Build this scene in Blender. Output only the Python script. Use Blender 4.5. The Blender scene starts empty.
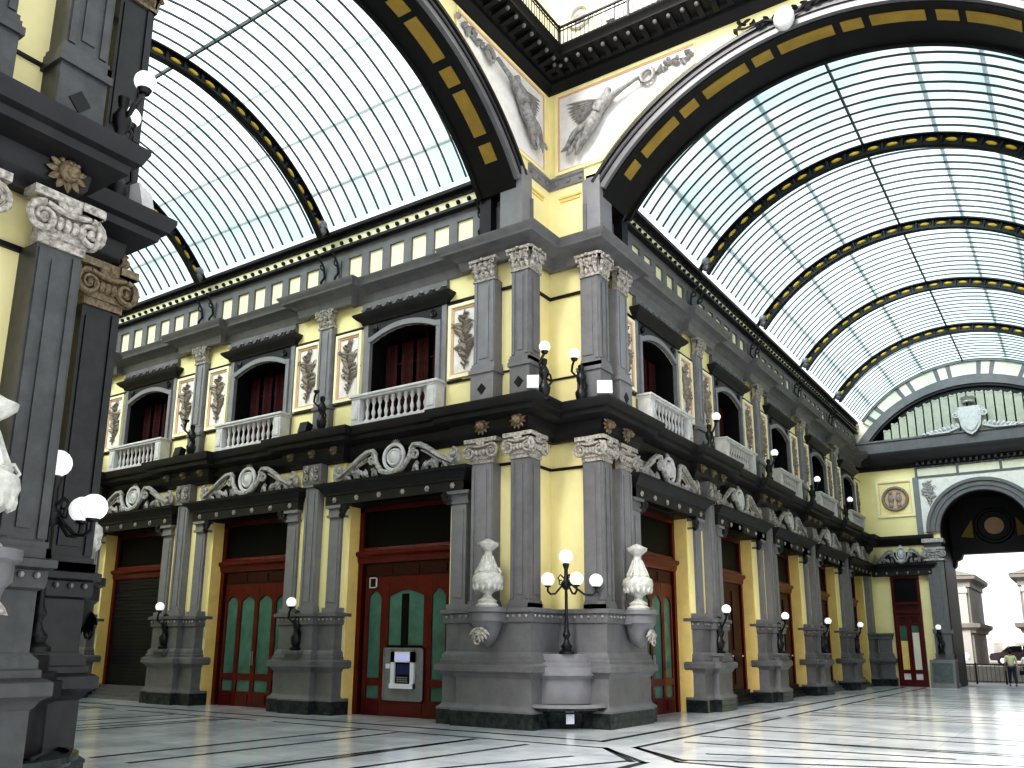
import bpy, bmesh, math, random
from mathutils import Vector, Matrix
random.seed(7)
PI = math.pi
COL = bpy.context.scene.collection
# ------------------------------------------------------------------ dimensions (metres)
W, T, B, B0, S, XC = 1.23, .38, 5.755, .98, 13.43, 6.75
YEND, XEND = 29.8, -24.0
CAMP = (10.65558, -17.747, 1.7)
# ------------------------------------------------------------------ materials
MATS = {}
def mat(name, col, rough=.6, metal=0, noise=0, scale=4, col2=None, bump=0, emis=0, spec=.5, coat=0, dirt=0):
    m = bpy.data.materials.new(name); m.use_nodes = True
    nt = m.node_tree; b = nt.nodes['Principled BSDF']
    b.inputs['Base Color'].default_value = (*col, 1); b.inputs['Roughness'].default_value = rough
    b.inputs['Metallic'].default_value = metal; b.inputs['Specular IOR Level'].default_value = spec
    if coat: b.inputs['Coat Weight'].default_value = coat
    if emis:
        b.inputs['Emission Color'].default_value = (*col, 1); b.inputs['Emission Strength'].default_value = emis
    if noise or bump:
        tc = nt.nodes.new('ShaderNodeTexCoord'); n = nt.nodes.new('ShaderNodeTexNoise')
        n.inputs['Scale'].default_value = scale; n.inputs['Detail'].default_value = 6; n.inputs['Roughness'].default_value = .65
        nt.links.new(tc.outputs['Object'], n.inputs['Vector'])
        r = nt.nodes.new('ShaderNodeValToRGB')
        c2 = col2 or tuple(c*(1-noise) for c in col)
        r.color_ramp.elements[0].position = .35; r.color_ramp.elements[0].color = (*c2, 1)
        r.color_ramp.elements[1].position = .62; r.color_ramp.elements[1].color = (*col, 1)
        nt.links.new(n.outputs['Fac'], r.inputs['Fac']); nt.links.new(r.outputs['Color'], b.inputs['Base Color'])
        if bump:
            bp = nt.nodes.new('ShaderNodeBump'); bp.inputs['Strength'].default_value = bump; bp.inputs['Distance'].default_value = .02
            nt.links.new(n.outputs['Fac'], bp.inputs['Height']); nt.links.new(bp.outputs['Normal'], b.inputs['Normal'])
    MATS[name] = m
    return m
mat('grey', (.192, .188, .198), .42, noise=.18, scale=3, spec=.5)
mat('grey_lt', (.262, .256, .272), .42, noise=.15, scale=3)
mat('grey_dk', (.026, .025, .029), .45, noise=.3, scale=3)
mat('black_and_shade', (.012, .012, .014), .5, noise=.4, scale=3)  # near-black for dark parts, also painted shade under the opening heads
mat('iron', (.012, .013, .015), .4, noise=.3, scale=9)
mat('yellow', (.92, .83, .48), .75, noise=.07, scale=1.2)
mat('yellow_pale', (.93, .88, .64), .75, noise=.06, scale=1.2)
mat('ochre', (.88, .68, .28), .7, noise=.12, scale=1.5)
mat('ochre_dk', (.36, .25, .06), .6, noise=.2, scale=2)
mat('stucco_white', (.83, .80, .77), .7, noise=.12, scale=5)
mat('white_grey', (.66, .65, .66), .6, noise=.2, scale=5)
mat('pinkish', (.72, .47, .32), .7, noise=.1, scale=3)
mat('bronze_relief', (.36, .31, .27), .6, noise=.45, scale=14)
mat('stone_relief', (.52, .50, .49), .6, noise=.55, scale=12)
mat('capital_stone', (.50, .46, .42), .6, noise=.65, scale=18, bump=.4)
mat('urn_stone', (.62, .61, .57), .5, noise=.35, scale=9)
mat('plinth_black', (.018, .022, .024), .12, noise=.5, scale=6, col2=(.05, .06, .06))
mat('red', (.125, .006, .006), .3, noise=.35, scale=4, coat=.3)
mat('red_dk', (.045, .004, .004), .4, noise=.4, scale=4)
mat('boss_bronze', (.26, .20, .13), .5, noise=.6, scale=20)
mat('slat', (.48, .49, .41), .7, noise=.15, scale=4)
mat('shaded_stone', (.03, .03, .033), .35, noise=.4, scale=4)  # grey stone with the foreground pier's inner shade put into its colour
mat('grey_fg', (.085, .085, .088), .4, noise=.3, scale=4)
mat('angel_stone', (.36, .345, .34), .6, noise=.5, scale=9)  # darker than the other reliefs: the figures' shade is in the colour
mat('void', (.006, .005, .005), .8)
mat('glass_green', (.10, .22, .18), .12, noise=.35, scale=1.2, spec=.6)
mat('glass_dark', (.005, .005, .006), .45, spec=.25)
mat('shutter', (.012, .013, .022), .35, noise=.3, scale=5)
mat('curtain', (.075, .004, .005), .8, noise=.7, scale=6)
mat('globe', (.93, .93, .95), .25, emis=.28)
mat('metal', (.30, .30, .32), .35, metal=.3, noise=.2, scale=5)
mat('metal_lt', (.72, .73, .78), .35)
mat('screen', (.03, .03, .12), .15)
mat('screen_lt', (.50, .52, .80), .3, emis=.2)
mat('gold_paint', (.78, .55, .08), .5, noise=.25, scale=5)
mat('cream', (.82, .79, .66), .7, noise=.08, scale=3)
mat('rib_rail', (.07, .08, .085), .5)
mat('purlin', (.60, .60, .60), .6)
mat('skin', (.52, .33, .25), .6)
mat('shirt_y', (.80, .74, .48), .8); mat('shirt_w', (.78, .76, .75), .8); mat('jeans', (.03, .04, .07), .8); mat('hair', (.03, .02, .015), .7)
mat('black_cloth', (.015, .015, .02), .8)
mat('car_white', (.75, .75, .76), .25, coat=.6); mat('car_dark', (.04, .022, .028), .25, coat=.6); mat('car_silver', (.35, .36, .38), .25, coat=.6)
mat('tyre', (.02, .02, .02), .8)
mat('asphalt', (.30, .29, .29), .9, noise=.15, scale=2)
mat('facade', (.27, .25, .23), .8, noise=.2, scale=1.5)
mat('facade_lt', (.42, .40, .38), .8, noise=.12, scale=1.5)
mat('verdigris', (.085, .12, .115), .4, noise=.4, scale=7)
mat('facade_pink', (.75, .56, .50), .8, noise=.12, scale=1)

def glass_mat(nm='roof_glass', c0=(.56, .66, .70, 1), c1=(.80, .85, .87, 1)):
    m = bpy.data.materials.new(nm); m.use_nodes = True; nt = m.node_tree; nt.nodes.clear()
    o = nt.nodes.new('ShaderNodeOutputMaterial'); mix = nt.nodes.new('ShaderNodeMixShader')
    t = nt.nodes.new('ShaderNodeBsdfTransparent'); d = nt.nodes.new('ShaderNodeBsdfTranslucent')
    tc = nt.nodes.new('ShaderNodeTexCoord'); n = nt.nodes.new('ShaderNodeTexNoise'); n.inputs['Scale'].default_value = .55; n.inputs['Detail'].default_value = 5
    nt.links.new(tc.outputs['Object'], n.inputs['Vector'])
    r = nt.nodes.new('ShaderNodeValToRGB'); r.color_ramp.elements[0].position = .42; r.color_ramp.elements[0].color = c0
    r.color_ramp.elements[1].position = .60; r.color_ramp.elements[1].color = c1
    nt.links.new(n.outputs['Fac'], r.inputs['Fac']); nt.links.new(r.outputs['Color'], t.inputs['Color'])
    d.inputs['Color'].default_value = (.74, .85, .88, 1)
    mix.inputs[0].default_value = .42
    nt.links.new(t.outputs[0], mix.inputs[1]); nt.links.new(d.outputs[0], mix.inputs[2]); nt.links.new(mix.outputs[0], o.inputs[0])
    MATS[nm] = m
glass_mat()
glass_mat('roof_glass_blue', (.46, .60, .66, 1), (.72, .82, .85, 1))
def floor_mat():
    m = bpy.data.materials.new('marble_floor'); m.use_nodes = True; nt = m.node_tree; b = nt.nodes['Principled BSDF']
    tc = nt.nodes.new('ShaderNodeTexCoord'); n = nt.nodes.new('ShaderNodeTexNoise'); n.inputs['Scale'].default_value = .7; n.inputs['Detail'].default_value = 8; n.inputs['Roughness'].default_value = .6
    nt.links.new(tc.outputs['Object'], n.inputs['Vector'])
    r = nt.nodes.new('ShaderNodeValToRGB'); r.color_ramp.elements[0].position = .3; r.color_ramp.elements[0].color = (.50, .54, .60, 1)
    r.color_ramp.elements[1].position = .62; r.color_ramp.elements[1].color = (.88, .88, .89, 1)
    nt.links.new(n.outputs['Fac'], r.inputs['Fac'])
    # slab joints
    bk = nt.nodes.new('ShaderNodeTexBrick'); bk.offset = 0; bk.inputs['Scale'].default_value = 1
    bk.inputs['Brick Width'].default_value = 1.15; bk.inputs['Row Height'].default_value = 1.15; bk.inputs['Mortar Size'].default_value = .006
    bk.inputs['Color1'].default_value = (1, 1, 1, 1); bk.inputs['Color2'].default_value = (.86, .88, .9, 1); bk.inputs['Mortar'].default_value = (.6, .6, .6, 1)
    nt.links.new(tc.outputs['Object'], bk.inputs['Vector'])
    mx = nt.nodes.new('ShaderNodeMix'); mx.data_type = 'RGBA'; mx.blend_type = 'MULTIPLY'; mx.inputs[0].default_value = 1
    nt.links.new(r.outputs['Color'], mx.inputs[6]); nt.links.new(bk.outputs['Color'], mx.inputs[7])
    nt.links.new(mx.outputs[2], b.inputs['Base Color'])
    b.inputs['Roughness'].default_value = .16; b.inputs['Specular IOR Level'].default_value = .8
    n2 = nt.nodes.new('ShaderNodeTexNoise'); n2.inputs['Scale'].default_value = 1.6; n2.inputs['Detail'].default_value = 3
    nt.links.new(tc.outputs['Object'], n2.inputs['Vector'])
    bp = nt.nodes.new('ShaderNodeBump'); bp.inputs['Strength'].default_value = .12; bp.inputs['Distance'].default_value = .02
    nt.links.new(n2.outputs['Fac'], bp.inputs['Height']); nt.links.new(bp.outputs['Normal'], b.inputs['Normal'])
    MATS['floor'] = m
floor_mat()
mat('floor_line', (.045, .05, .055), .2, noise=.3, scale=3)

# ------------------------------------------------------------------ mesh builder
class MB:
    def __init__(s): s.v = []; s.f = []; s.m = []; s.cur = 0; s.mats = []
    def use(s, name):
        if name not in s.mats: s.mats.append(name)
        s.cur = s.mats.index(name); return s
    def add(s, vs, fs):
        o = len(s.v); s.v += [tuple(v) for v in vs]
        for f in fs: s.f.append([o+i for i in f]); s.m.append(s.cur)
        return s
    def box(s, x0, x1, y0, y1, z0, z1):
        vs = [(x, y, z) for z in (z0, z1) for y in (y0, y1) for x in (x0, x1)]
        return s.add(vs, [(0, 1, 3, 2), (4, 6, 7, 5), (0, 4, 5, 1), (2, 3, 7, 6), (0, 2, 6, 4), (1, 5, 7, 3)])
    def extr(s, poly, a, b, axis='z'):
        n = len(poly)
        def P(p, t): return (p[0], p[1], t) if axis == 'z' else ((p[0], t, p[1]) if axis == 'y' else (t, p[0], p[1]))
        vs = [P(p, a) for p in poly] + [P(p, b) for p in poly]
        return s.add(vs, [tuple(range(n)), tuple(range(2*n-1, n-1, -1))] + [(i, (i+1) % n, n+(i+1) % n, n+i) for i in range(n)])
    def sweep(s, path, prof, closed=False, caps=True):
        n = len(path); dirs = []
        for i in range(n):
            def nn(a, b):
                dx, dy = b[0]-a[0], b[1]-a[1]; l = math.hypot(dx, dy); return (dy/l, -dx/l)
            ns = []
            if i > 0 or closed: ns.append(nn(path[i-1], path[i]))
            if i < n-1 or closed: ns.append(nn(path[i], path[(i+1) % n]))
            if len(ns) == 1: dirs.append(ns[0])
            else:
                a, b = ns; k = 1+a[0]*b[0]+a[1]*b[1]; dirs.append(((a[0]+b[0])/max(k, .2), (a[1]+b[1])/max(k, .2)))
        m = len(prof); vs = []
        for (x, y), d in zip(path, dirs):
            for (o, z) in prof: vs.append((x+d[0]*o, y+d[1]*o, z))
        fs = []
        for i in range(n if closed else n-1):
            j = (i+1) % n
            for k in range(m-1): fs.append((i*m+k, j*m+k, j*m+k+1, i*m+k+1))
        if caps and not closed:
            fs.append(tuple(range(m-1, -1, -1))); fs.append(tuple(range((n-1)*m, n*m)))
        return s.add(vs, fs)
    def lathe(s, prof, c=(0, 0, 0), seg=20, a0=0, a1=2*PI):
        full = abs(a1-a0-2*PI) < 1e-6; cnt = seg if full else seg+1; vs = []; m = len(prof)
        for i in range(cnt):
            a = a0+(a1-a0)*i/seg
            for r, z in prof: vs.append((c[0]+r*math.cos(a), c[1]+r*math.sin(a), c[2]+z))
        fs = []
        for i in range(seg):
            j = (i+1) % cnt
            for k in range(m-1): fs.append((i*m+k, j*m+k, j*m+k+1, i*m+k+1))
        return s.add(vs, fs)
    def ball(s, c, r, seg=12, sc=(1, 1, 1), rot=None):
        rings = max(4, seg//2); vs = []; fs = []
        for i in range(rings+1):
            t = PI*i/rings
            for j in range(seg):
                a = 2*PI*j/seg
                p = Vector((r*sc[0]*math.sin(t)*math.cos(a), r*sc[1]*math.sin(t)*math.sin(a), r*sc[2]*math.cos(t)))
                if rot is not None: p = rot @ p
                vs.append((c[0]+p.x, c[1]+p.y, c[2]+p.z))
        for i in range(rings):
            for j in range(seg): fs.append((i*seg+j, i*seg+(j+1) % seg, (i+1)*seg+(j+1) % seg, (i+1)*seg+j))
        return s.add(vs, fs)
    def tube(s, pts, r, seg=8, sq=1.0, caps=True):
        pts = [Vector(p) for p in pts]; n = len(pts); rs = r if isinstance(r, (list, tuple)) else [r]*n
        vs = []; up = None
        for i in range(n):
            t = (pts[min(i+1, n-1)]-pts[max(i-1, 0)]).normalized()
            if up is None: up = Vector((0, -1, 0)) if abs(t.y) < .9 else Vector((0, 0, 1))
            a = t.cross(up); a = a.normalized() if a.length > 1e-6 else Vector((1, 0, 0)); b = a.cross(t).normalized(); up = b
            for j in range(seg):
                q = 2*PI*j/seg; p = pts[i]+a*math.cos(q)*rs[i]+b*math.sin(q)*rs[i]*sq; vs.append(p[:])
        fs = [(i*seg+j, i*seg+(j+1) % seg, (i+1)*seg+(j+1) % seg, (i+1)*seg+j) for i in range(n-1) for j in range(seg)]
        if caps: fs += [tuple(range(seg)), tuple(range(n*seg-1, (n-1)*seg-1, -1))]
        return s.add(vs, fs)
    def arc(s, cx, cz, r0, r1, a0, a1, n, y0, y1):
        """ring segment in XZ, angles from +X, with thickness y0..y1"""
        vs = []
        for i in range(n+1):
            a = a0+(a1-a0)*i/n; c, q = math.cos(a), math.sin(a)
            vs += [(cx+r0*c, y0, cz+r0*q), (cx+r1*c, y0, cz+r1*q), (cx+r1*c, y1, cz+r1*q), (cx+r0*c, y1, cz+r0*q)]
        fs = []
        for i in range(n):
            for k in range(4): fs.append((i*4+k, i*4+(k+1) % 4, (i+1)*4+(k+1) % 4, (i+1)*4+k))
        fs += [(0, 1, 2, 3), (n*4+3, n*4+2, n*4+1, n*4)]
        return s.add(vs, fs)
    def leaf(s, c, L, w, th, ang, y=0, tilt=.0):
        """pointed leaf lying in XZ, growing from c at angle ang, bulging towards -Y"""
        ca, sa = math.cos(ang), math.sin(ang); vs = []; N = 5
        for i in range(N+1):
            t = i/N; hw = w*math.sin(PI*min(1, t*.92+.08))**.8*.5
            bulge = th*math.sin(PI*(.15+.8*t))
            for k, q in ((-1, 0), (0, 1), (1, 0)):
                lx, lz = L*t, hw*k
                vs.append((c[0]+lx*ca-lz*sa, c[1]+y-(bulge*(1 if q else .25)), c[2]+lx*sa+lz*ca))
        fs = []
        for i in range(N):
            for k in range(2): fs.append((i*3+k, i*3+k+1, (i+1)*3+k+1, (i+1)*3+k))
        return s.add(vs, fs)
    def xf(s, M, start=0):
        for i in range(start, len(s.v)): s.v[i] = tuple(M @ Vector(s.v[i]))
        return s
    def build(s, name, m=None, parent=None, loc=(0, 0, 0), rz=0, ang=.7, recalc=True):
        me = bpy.data.meshes.new(name); me.from_pydata(s.v, [], s.f)
        if s.mats:
            for q in s.mats: me.materials.append(MATS[q])
            me.polygons.foreach_set('material_index', s.m)
        else: me.materials.append(MATS[m])
        if recalc:
            bm = bmesh.new(); bm.from_mesh(me); bmesh.ops.recalc_face_normals(bm, faces=bm.faces); bm.to_mesh(me); bm.free()
        me.shade_smooth()
        try: me.set_sharp_from_angle(angle=ang)
        except Exception: pass
        o = bpy.data.objects.new(name, me); COL.objects.link(o); o.location = loc; o.rotation_euler = (0, 0, rz)
        if parent: o.parent = parent
        return o
def tag(o, label, cat, group=None):
    o['label'] = label; o['category'] = cat
    if group: o['group'] = group
    return o
def thing(name, label, cat, loc=(0, 0, 0), rz=0, group=None):
    o = bpy.data.objects.new(name, None); COL.objects.link(o); o.location = loc; o.rotation_euler = (0, 0, rz); o.empty_display_size = .2
    return tag(o, label, cat, group)
def struct(o, label, cat='wall'):
    o['kind'] = 'structure'; o['label'] = label; o['category'] = cat
    return o
def dup(root, loc, rz, label=None, group=None, kids=True):
    r = root.copy(); COL.objects.link(r); r.location = loc; r.rotation_euler = (0, 0, rz)
    if label: r['label'] = label
    if group: r['group'] = group
    if kids:
        for ch in list(root.children):
            c = ch.copy(); COL.objects.link(c); c.parent = r
            for g in list(ch.children):
                d = g.copy(); COL.objects.link(d); d.parent = c
    return r
ORD = ['first', 'second', 'third', 'fourth', 'fifth', 'sixth']
def box(x0, x1, y0, y1, z0, z1): return MB().box(x0, x1, y0, y1, z0, z1)
R90 = PI/2

# bay helper: positions along the two visible facades. side 'L' faces -Y, side 'R' faces +X
def place(side, s, d=0, z=0):
    return ((-s, -W-d, z), 0) if side == 'L' else ((W+d, s, z), R90)

# ------------------------------------------------------------------ profiles
PLINTH = [(-.1, 0), (.12, 0), (.12, .33), (-.1, .33)]
PED = [(-.2, .33), (.13, .33), (.13, .37), (.05, .44), (.03, .50), (.03, 1.05), (.06, 1.08), (.09, 1.14), (.17, 1.19), (.17, 1.32), (.13, 1.35), (.08, 1.37),
       (.08, 1.44), (.05, 1.46), (.05, 1.54), (.0, 1.60), (-.02, 1.62), (-.02, 2.24), (.03, 2.27), (.04, 2.33), (.04, 2.45), (.10, 2.48), (.10, 2.56), (.05, 2.58), (-.3, 2.58)]
def dots_along(mb, path, d, z, r=.035, step=.16, skip=.08):
    for a, b in zip(path, path[1:]):
        L = math.hypot(b[0]-a[0], b[1]-a[1])
        if L < .2: continue
        ux, uy = (b[0]-a[0])/L, (b[1]-a[1])/L; n = max(1, int((L-2*skip)/step))
        for i in range(n+1):
            t = skip+(L-2*skip)*i/n
            mb.ball((a[0]+ux*t+uy*d, a[1]+uy*t-ux*d, z), r, 6)

# ------------------------------------------------------------------ capitals / ornaments
def ionic(mb, cx, y, z, w, s=1.0):
    """ionic capital with face at y (towards -Y), bottom z, pilaster width w"""
    mb.box(cx-w/2-.02, cx+w/2+.02, y-.03, y+.12, z, z+.10)
    mb.box(cx-w/2-.16, cx+w/2+.16, y-.13, y+.12, z+.50, z+.60)
    mb.box(cx-w/2-.02, cx+w/2+.02, y-.06, y+.12, z+.1, z+.50)
    for k in (-1, 1):
        vx, vz = cx+k*(w/2+.02), z+.27; pts = []
        for i in range(26):
            a = PI/2-k*0+k*0; t = i/25; ang = PI/2-k*t*3.6*PI*1.0; r = .17*(1-t*.85)
            pts.append((vx+math.cos(ang)*r*1, y-.10, vz+math.sin(ang)*r))
        mb.tube(pts, [.045*(1-.5*i/25) for i in range(26)], 6)
        mb.ball((vx, y-.11, vz), .05, 8)
    mb.tube([(cx-w/2, y-.10, z+.44), (cx-w*.2, y-.11, z+.40), (cx, y-.12, z+.385), (cx+w*.2, y-.11, z+.40), (cx+w/2, y-.10, z+.44)], .035, 6)
    for i in range(5): mb.ball((cx+(i-2)*w*.17, y-.09, z+.26), .055, 8, (1, 1, 1.5))
    for i in range(3): mb.leaf((cx, y-.10, z+.40), .2, .12, .05, PI/2+(i-1)*.8)
def corinth(mb, cx, y, z, w, h=.55):
    mb.box(cx-w/2-.10, cx+w/2+.10, y-.14, y+.1, z+h-.07, z+h)
    mb.box(cx-w/2+.02, cx+w/2-.02, y-.03, y+.1, z, z+h-.05)
    mb.box(cx-w/2-.03, cx+w/2+.03, y-.04, y+.1, z-.03, z+.03)
    for r, (n, z0, L) in enumerate(((4, z+.03, .24), (3, z+.17, .24), (4, z+.28, .22))):
        for i in range(n):
            x = cx+(i-(n-1)/2)*w/(n-.4); mb.leaf((x, y-.02-.03*r, z0), L, w/n*1.15, .09, PI/2+(i-(n-1)/2)*.12)
            mb.ball((x+(i-(n-1)/2)*.02, y-.12-.02*r, z0+L*.92), .035, 6)
    for k in (-1, 1):
        x, zz = cx+k*(w/2), z+h-.16
        pts = [(x+math.cos(PI/2+k*-t*.5)*(.09-.012*t), y-.14, zz+math.sin(PI/2+k*-t*.5)*(.09-.012*t)) for t in range(7)]
        mb.tube(pts, .025, 5); mb.ball((x, y-.14, zz), .035, 6)
    mb.ball((cx, y-.16, z+h-.04), .05, 8)
def foliage(mb, cx, y, z0, z1, w, rnd, dens=1.0, th=.06):
    """trophy of leaves, scrolls and fruit hanging in a panel"""
    H = z1-z0; mb.tube([(cx+math.sin(i/8*PI*2)*w*.10, y-.02, z0+H*i/8) for i in range(9)], .02, 5)
    for i in range(int(16*dens)):
        t = (i+.5)/(16*dens); env = .35+.65*math.sin(PI*t)**.7 if t > .15 else .3+t
        x = cx+math.sin(t*PI*2)*w*.1; z = z0+H*(.04+.9*t); sd = 1 if i % 2 else -1
        ang = (PI/2-sd*rnd.uniform(.5, 1.5)); L = w*rnd.uniform(.36, .58)*env
        mb.leaf((x, y, z), L, L*.55, th, ang)
        if i % 3 == 0:
            r = L*.28; px, pz = x+math.cos(ang)*L, z+math.sin(ang)*L
            mb.tube([(px+math.cos(q*.7)*r*(1-q*.09), y-.03, pz+math.sin(q*.7)*r*(1-q*.09)) for q in range(9)], .016, 5)
    for q in range(int(7*dens)):
        mb.ball((cx+rnd.uniform(-.2, .2)*w, y-.02, z0+H*(.40+rnd.uniform(-.12, .16))), w*rnd.uniform(.05, .10), 8)
def spiral(c, r, y, turns=1.6, k=1, a0=PI/2, n=20, shrink=.8):
    return [(c[0]+math.cos(a0+k*2*PI*turns*i/n)*r*(1-shrink*i/n), y, c[1]+math.sin(a0+k*2*PI*turns*i/n)*r*(1-shrink*i/n)) for i in range(n+1)]

# ------------------------------------------------------------------ walls
# wall holes are rows (x0,x1,z0,z1[,arch rise]); front skin with real reveals
def wall_with_holes(mb, a, b, z0, z1, holes, th, mfront, mrev, N=8):
    """wall in local coords: face at y=0, body to y=th"""
    holes = sorted(holes)
    mb.use(mfront); x = a
    for h in holes:
        if h[0] > x: mb.box(x, h[0], 0, th, z0, z1)
        if h[2] > z0: mb.box(h[0], h[1], 0, th, z0, h[2])
        rise = h[4] if len(h) > 4 else 0
        if h[3]+rise < z1:
            if rise:
                mb.use('black_and_shade'); mb.extr([(h[0]+(h[1]-h[0])*i/N, h[3]+rise*(1-(2*i/N-1)**2)-.012) for i in range(N+1)]+[(h[0]+(h[1]-h[0])*i/N, h[3]+rise*(1-(2*i/N-1)**2)+.01) for i in range(N, -1, -1)], .01, th, 'y'); mb.use(mfront)  # thin dark strip paints the shade under the head; flat heads likewise
                top = [(h[0]+(h[1]-h[0])*i/N, h[3]+rise*(1-(2*i/N-1)**2)) for i in range(N+1)]
                mb.extr(top+[(h[1], z1), (h[0], z1)], 0, th, 'y')
            else:
                mb.box(h[0], h[1], 0, th, h[3], z1); mb.use('black_and_shade').box(h[0], h[1], .01, th, h[3]-.02, h[3]+.001); mb.use(mfront)
        mb.use(mrev); e = .004
        mb.box(h[0]-.03, h[0]+e, .004, th, h[2], h[3]); mb.box(h[1]-e, h[1]+.03, .004, th, h[2], h[3])
        mb.use(mfront); x = h[1]
    if x < b: mb.box(x, b, 0, th, z0, z1)
OPW = 1.71   # half opening
def bays(n): return [B0+B*(k+.5) for k in range(n)]
TH = 1.0
for side, n, end in (('L', 4, -XEND), ('R', 5, YEND)):
    sg = -1 if side == 'L' else 1
    mb = MB(); holes = []
    for c in bays(n): holes.append((sg*c-OPW, sg*c+OPW, 0, 5.42))
    lo, hi = (-end, -.001) if side == 'L' else (.001, end)
    wall_with_holes(mb, lo, hi, 0, 7.3, holes, TH, 'yellow', 'ochre')
    holes = [(sg*c-1.17, sg*c+1.17, 7.55, 9.95, .28) for c in bays(n)]
    wall_with_holes(mb, lo, hi, 7.3, 11.9, holes, TH, 'yellow', 'black_and_shade')
    mb.use('yellow_pale').box(lo, hi, .05, TH, 11.9, 13.72)
    o = mb.build('wall_'+('left' if side == 'L' else 'right'), loc=(0, -W, 0) if side == 'L' else (W, 0, 0), rz=0 if side == 'L' else R90)
    struct(o, 'yellow plastered facade wall of the %s arcade wing with shop openings' % ('left' if side == 'L' else 'right'))
    # building mass behind the facade
def crossing_wall(name, lab, rz, loc, mirror):
    mb = MB(); k = -1 if mirror else 1
    # notch strip between facade corner and the inner crease, full height; spandrel with arch hole above
    def P(p): return (k*p[0], p[1])
    mb.use('yellow').extr([P(q) for q in [(-.3 if not mirror else 0, 0), (W, 0), (W, 13.5), (-.3 if not mirror else 0, 13.5)]], 0, .35, 'y')
    cx, cz, R = XC, 9.33, 6.75; n = 40
    a0 = math.acos((XC-W)/R) if XC-W < R else 0
    pts = []
    for i in range(n+1):
        a = PI-a0-(PI-2*a0)*i/n; pts.append((cx+R*math.cos(a), max(13.5, cz+R*math.sin(a))))
    for i in range(n):
        q = [pts[i], pts[i+1], (pts[i+1][0], 17.2), (pts[i][0], 17.2)]
        mb.extr([P(p) for p in q], 0, .35, 'y')
    mb.extr([P(p) for p in [(0, 13.5), (pts[0][0], 13.5), (pts[0][0], 17.2), (0, 17.2)]], 0, .35, 'y')
    mb.extr([P(p) for p in [(pts[-1][0], 13.5), (S, 13.5), (S, 17.2), (pts[-1][0], 17.2)]], 0, .35, 'y')
    o = mb.build(name, loc=loc, rz=rz); struct(o, lab); return o
crossing_wall('wall_crossing_north', 'yellow spandrel wall of the crossing above the arch into the right gallery', 0, (0, 0, 0), False)
crossing_wall('wall_crossing_west', 'yellow spandrel wall of the crossing above the arch into the left gallery', R90, (0, 0, 0), True)

# ------------------------------------------------------------------ floor
mb = MB(); mb.use('floor').box(XEND-3, 16, -26, 31.5, -.12, 0)
mb.use('floor_line')
def line(a, b, w=.10, z=.0015):
    w *= 1.25
    for (p, q) in ((a, b), ((-a[1], -a[0]), (-b[1], -b[0]))):
        d = Vector((q[0]-p[0], q[1]-p[1])); n = Vector((-d.y, d.x)).normalized()*w/2; e = d.normalized()*w/2
        mb.add([(p[0]-n.x-e.x, p[1]-n.y-e.y, z), (q[0]-n.x+e.x, q[1]-n.y+e.y, z), (q[0]+n.x+e.x, q[1]+n.y+e.y, z), (p[0]+n.x-e.x, p[1]+n.y-e.y, z)], [(0, 1, 2, 3)])
line((2.75, -2.75), (2.75, 28.6), .12)
for y0 in (0.0, B, 2*B, 3*B, 4*B):
    line((3.7, y0+.2 if y0 else -3.3), (3.7, y0+B-.5))
    for dy in ((.9, 2.0, 3.1) if y0 else (-.6, 1.4, 2.4)): line((3.9, y0+dy), (9.8, y0+dy), .11)
line((3.7, -3.3), (5.1, -4.5), .09)
line((3.3, -3.7), (4.7, -5.1), .09)
line((1.9, -4.1), (1.6, -8.5)); line((.6, -4.1), (.3, -9.4)); line((-6.9, -4.1), (-7.3, -7.8))
line((4.7, -5.1), (4.7, -8.5), .12)
line((5.1, -4.4), (9.0, -2.9), .10)
line((5.1, -3.4), (9.6, -1.9), .10)
struct(mb.build('floor', recalc=False), 'polished pale marble floor inlaid with dark geometric lines', 'floor')

# ------------------------------------------------------------------ corner pier (north-west), then copied to the south-west
CP = []    # roots to be copied to the foreground pier
GPA = [(-1.98, -W+.2), (-1.98, -W-.34), (-1.45, -W-.34), (-1.45, -W-.50), (.50, -W-.50), (.50, -.50)]
GPB = [(.50, -.50), (W+.50, -.50), (W+.50, 1.45), (W+.34, 1.45), (W+.34, 1.98), (W-.2, 1.98)]
def both(f):
    """run f(mb, tf) for the left half and its diagonal mirror; f writes in left coordinates"""
    pass
def mirrored(mb, start):
    """append the diagonal mirror image (x,y)->(-y,-x) of everything since start"""
    vs = mb.v[start:]; n = len(vs); nf = [(f, m) for f, m in zip(mb.f, mb.m) if f[0] >= start]
    o = len(mb.v); mb.v += [(-v[1], -v[0], v[2]) for v in vs]
    for f, m in nf: mb.f.append([i-start+o for i in reversed(f)]); mb.m.append(m)
pier = thing('corner_pier', 'paired grey pilasters on a stepped pedestal at the central corner between both galleries', 'pier', group=None)

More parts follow.
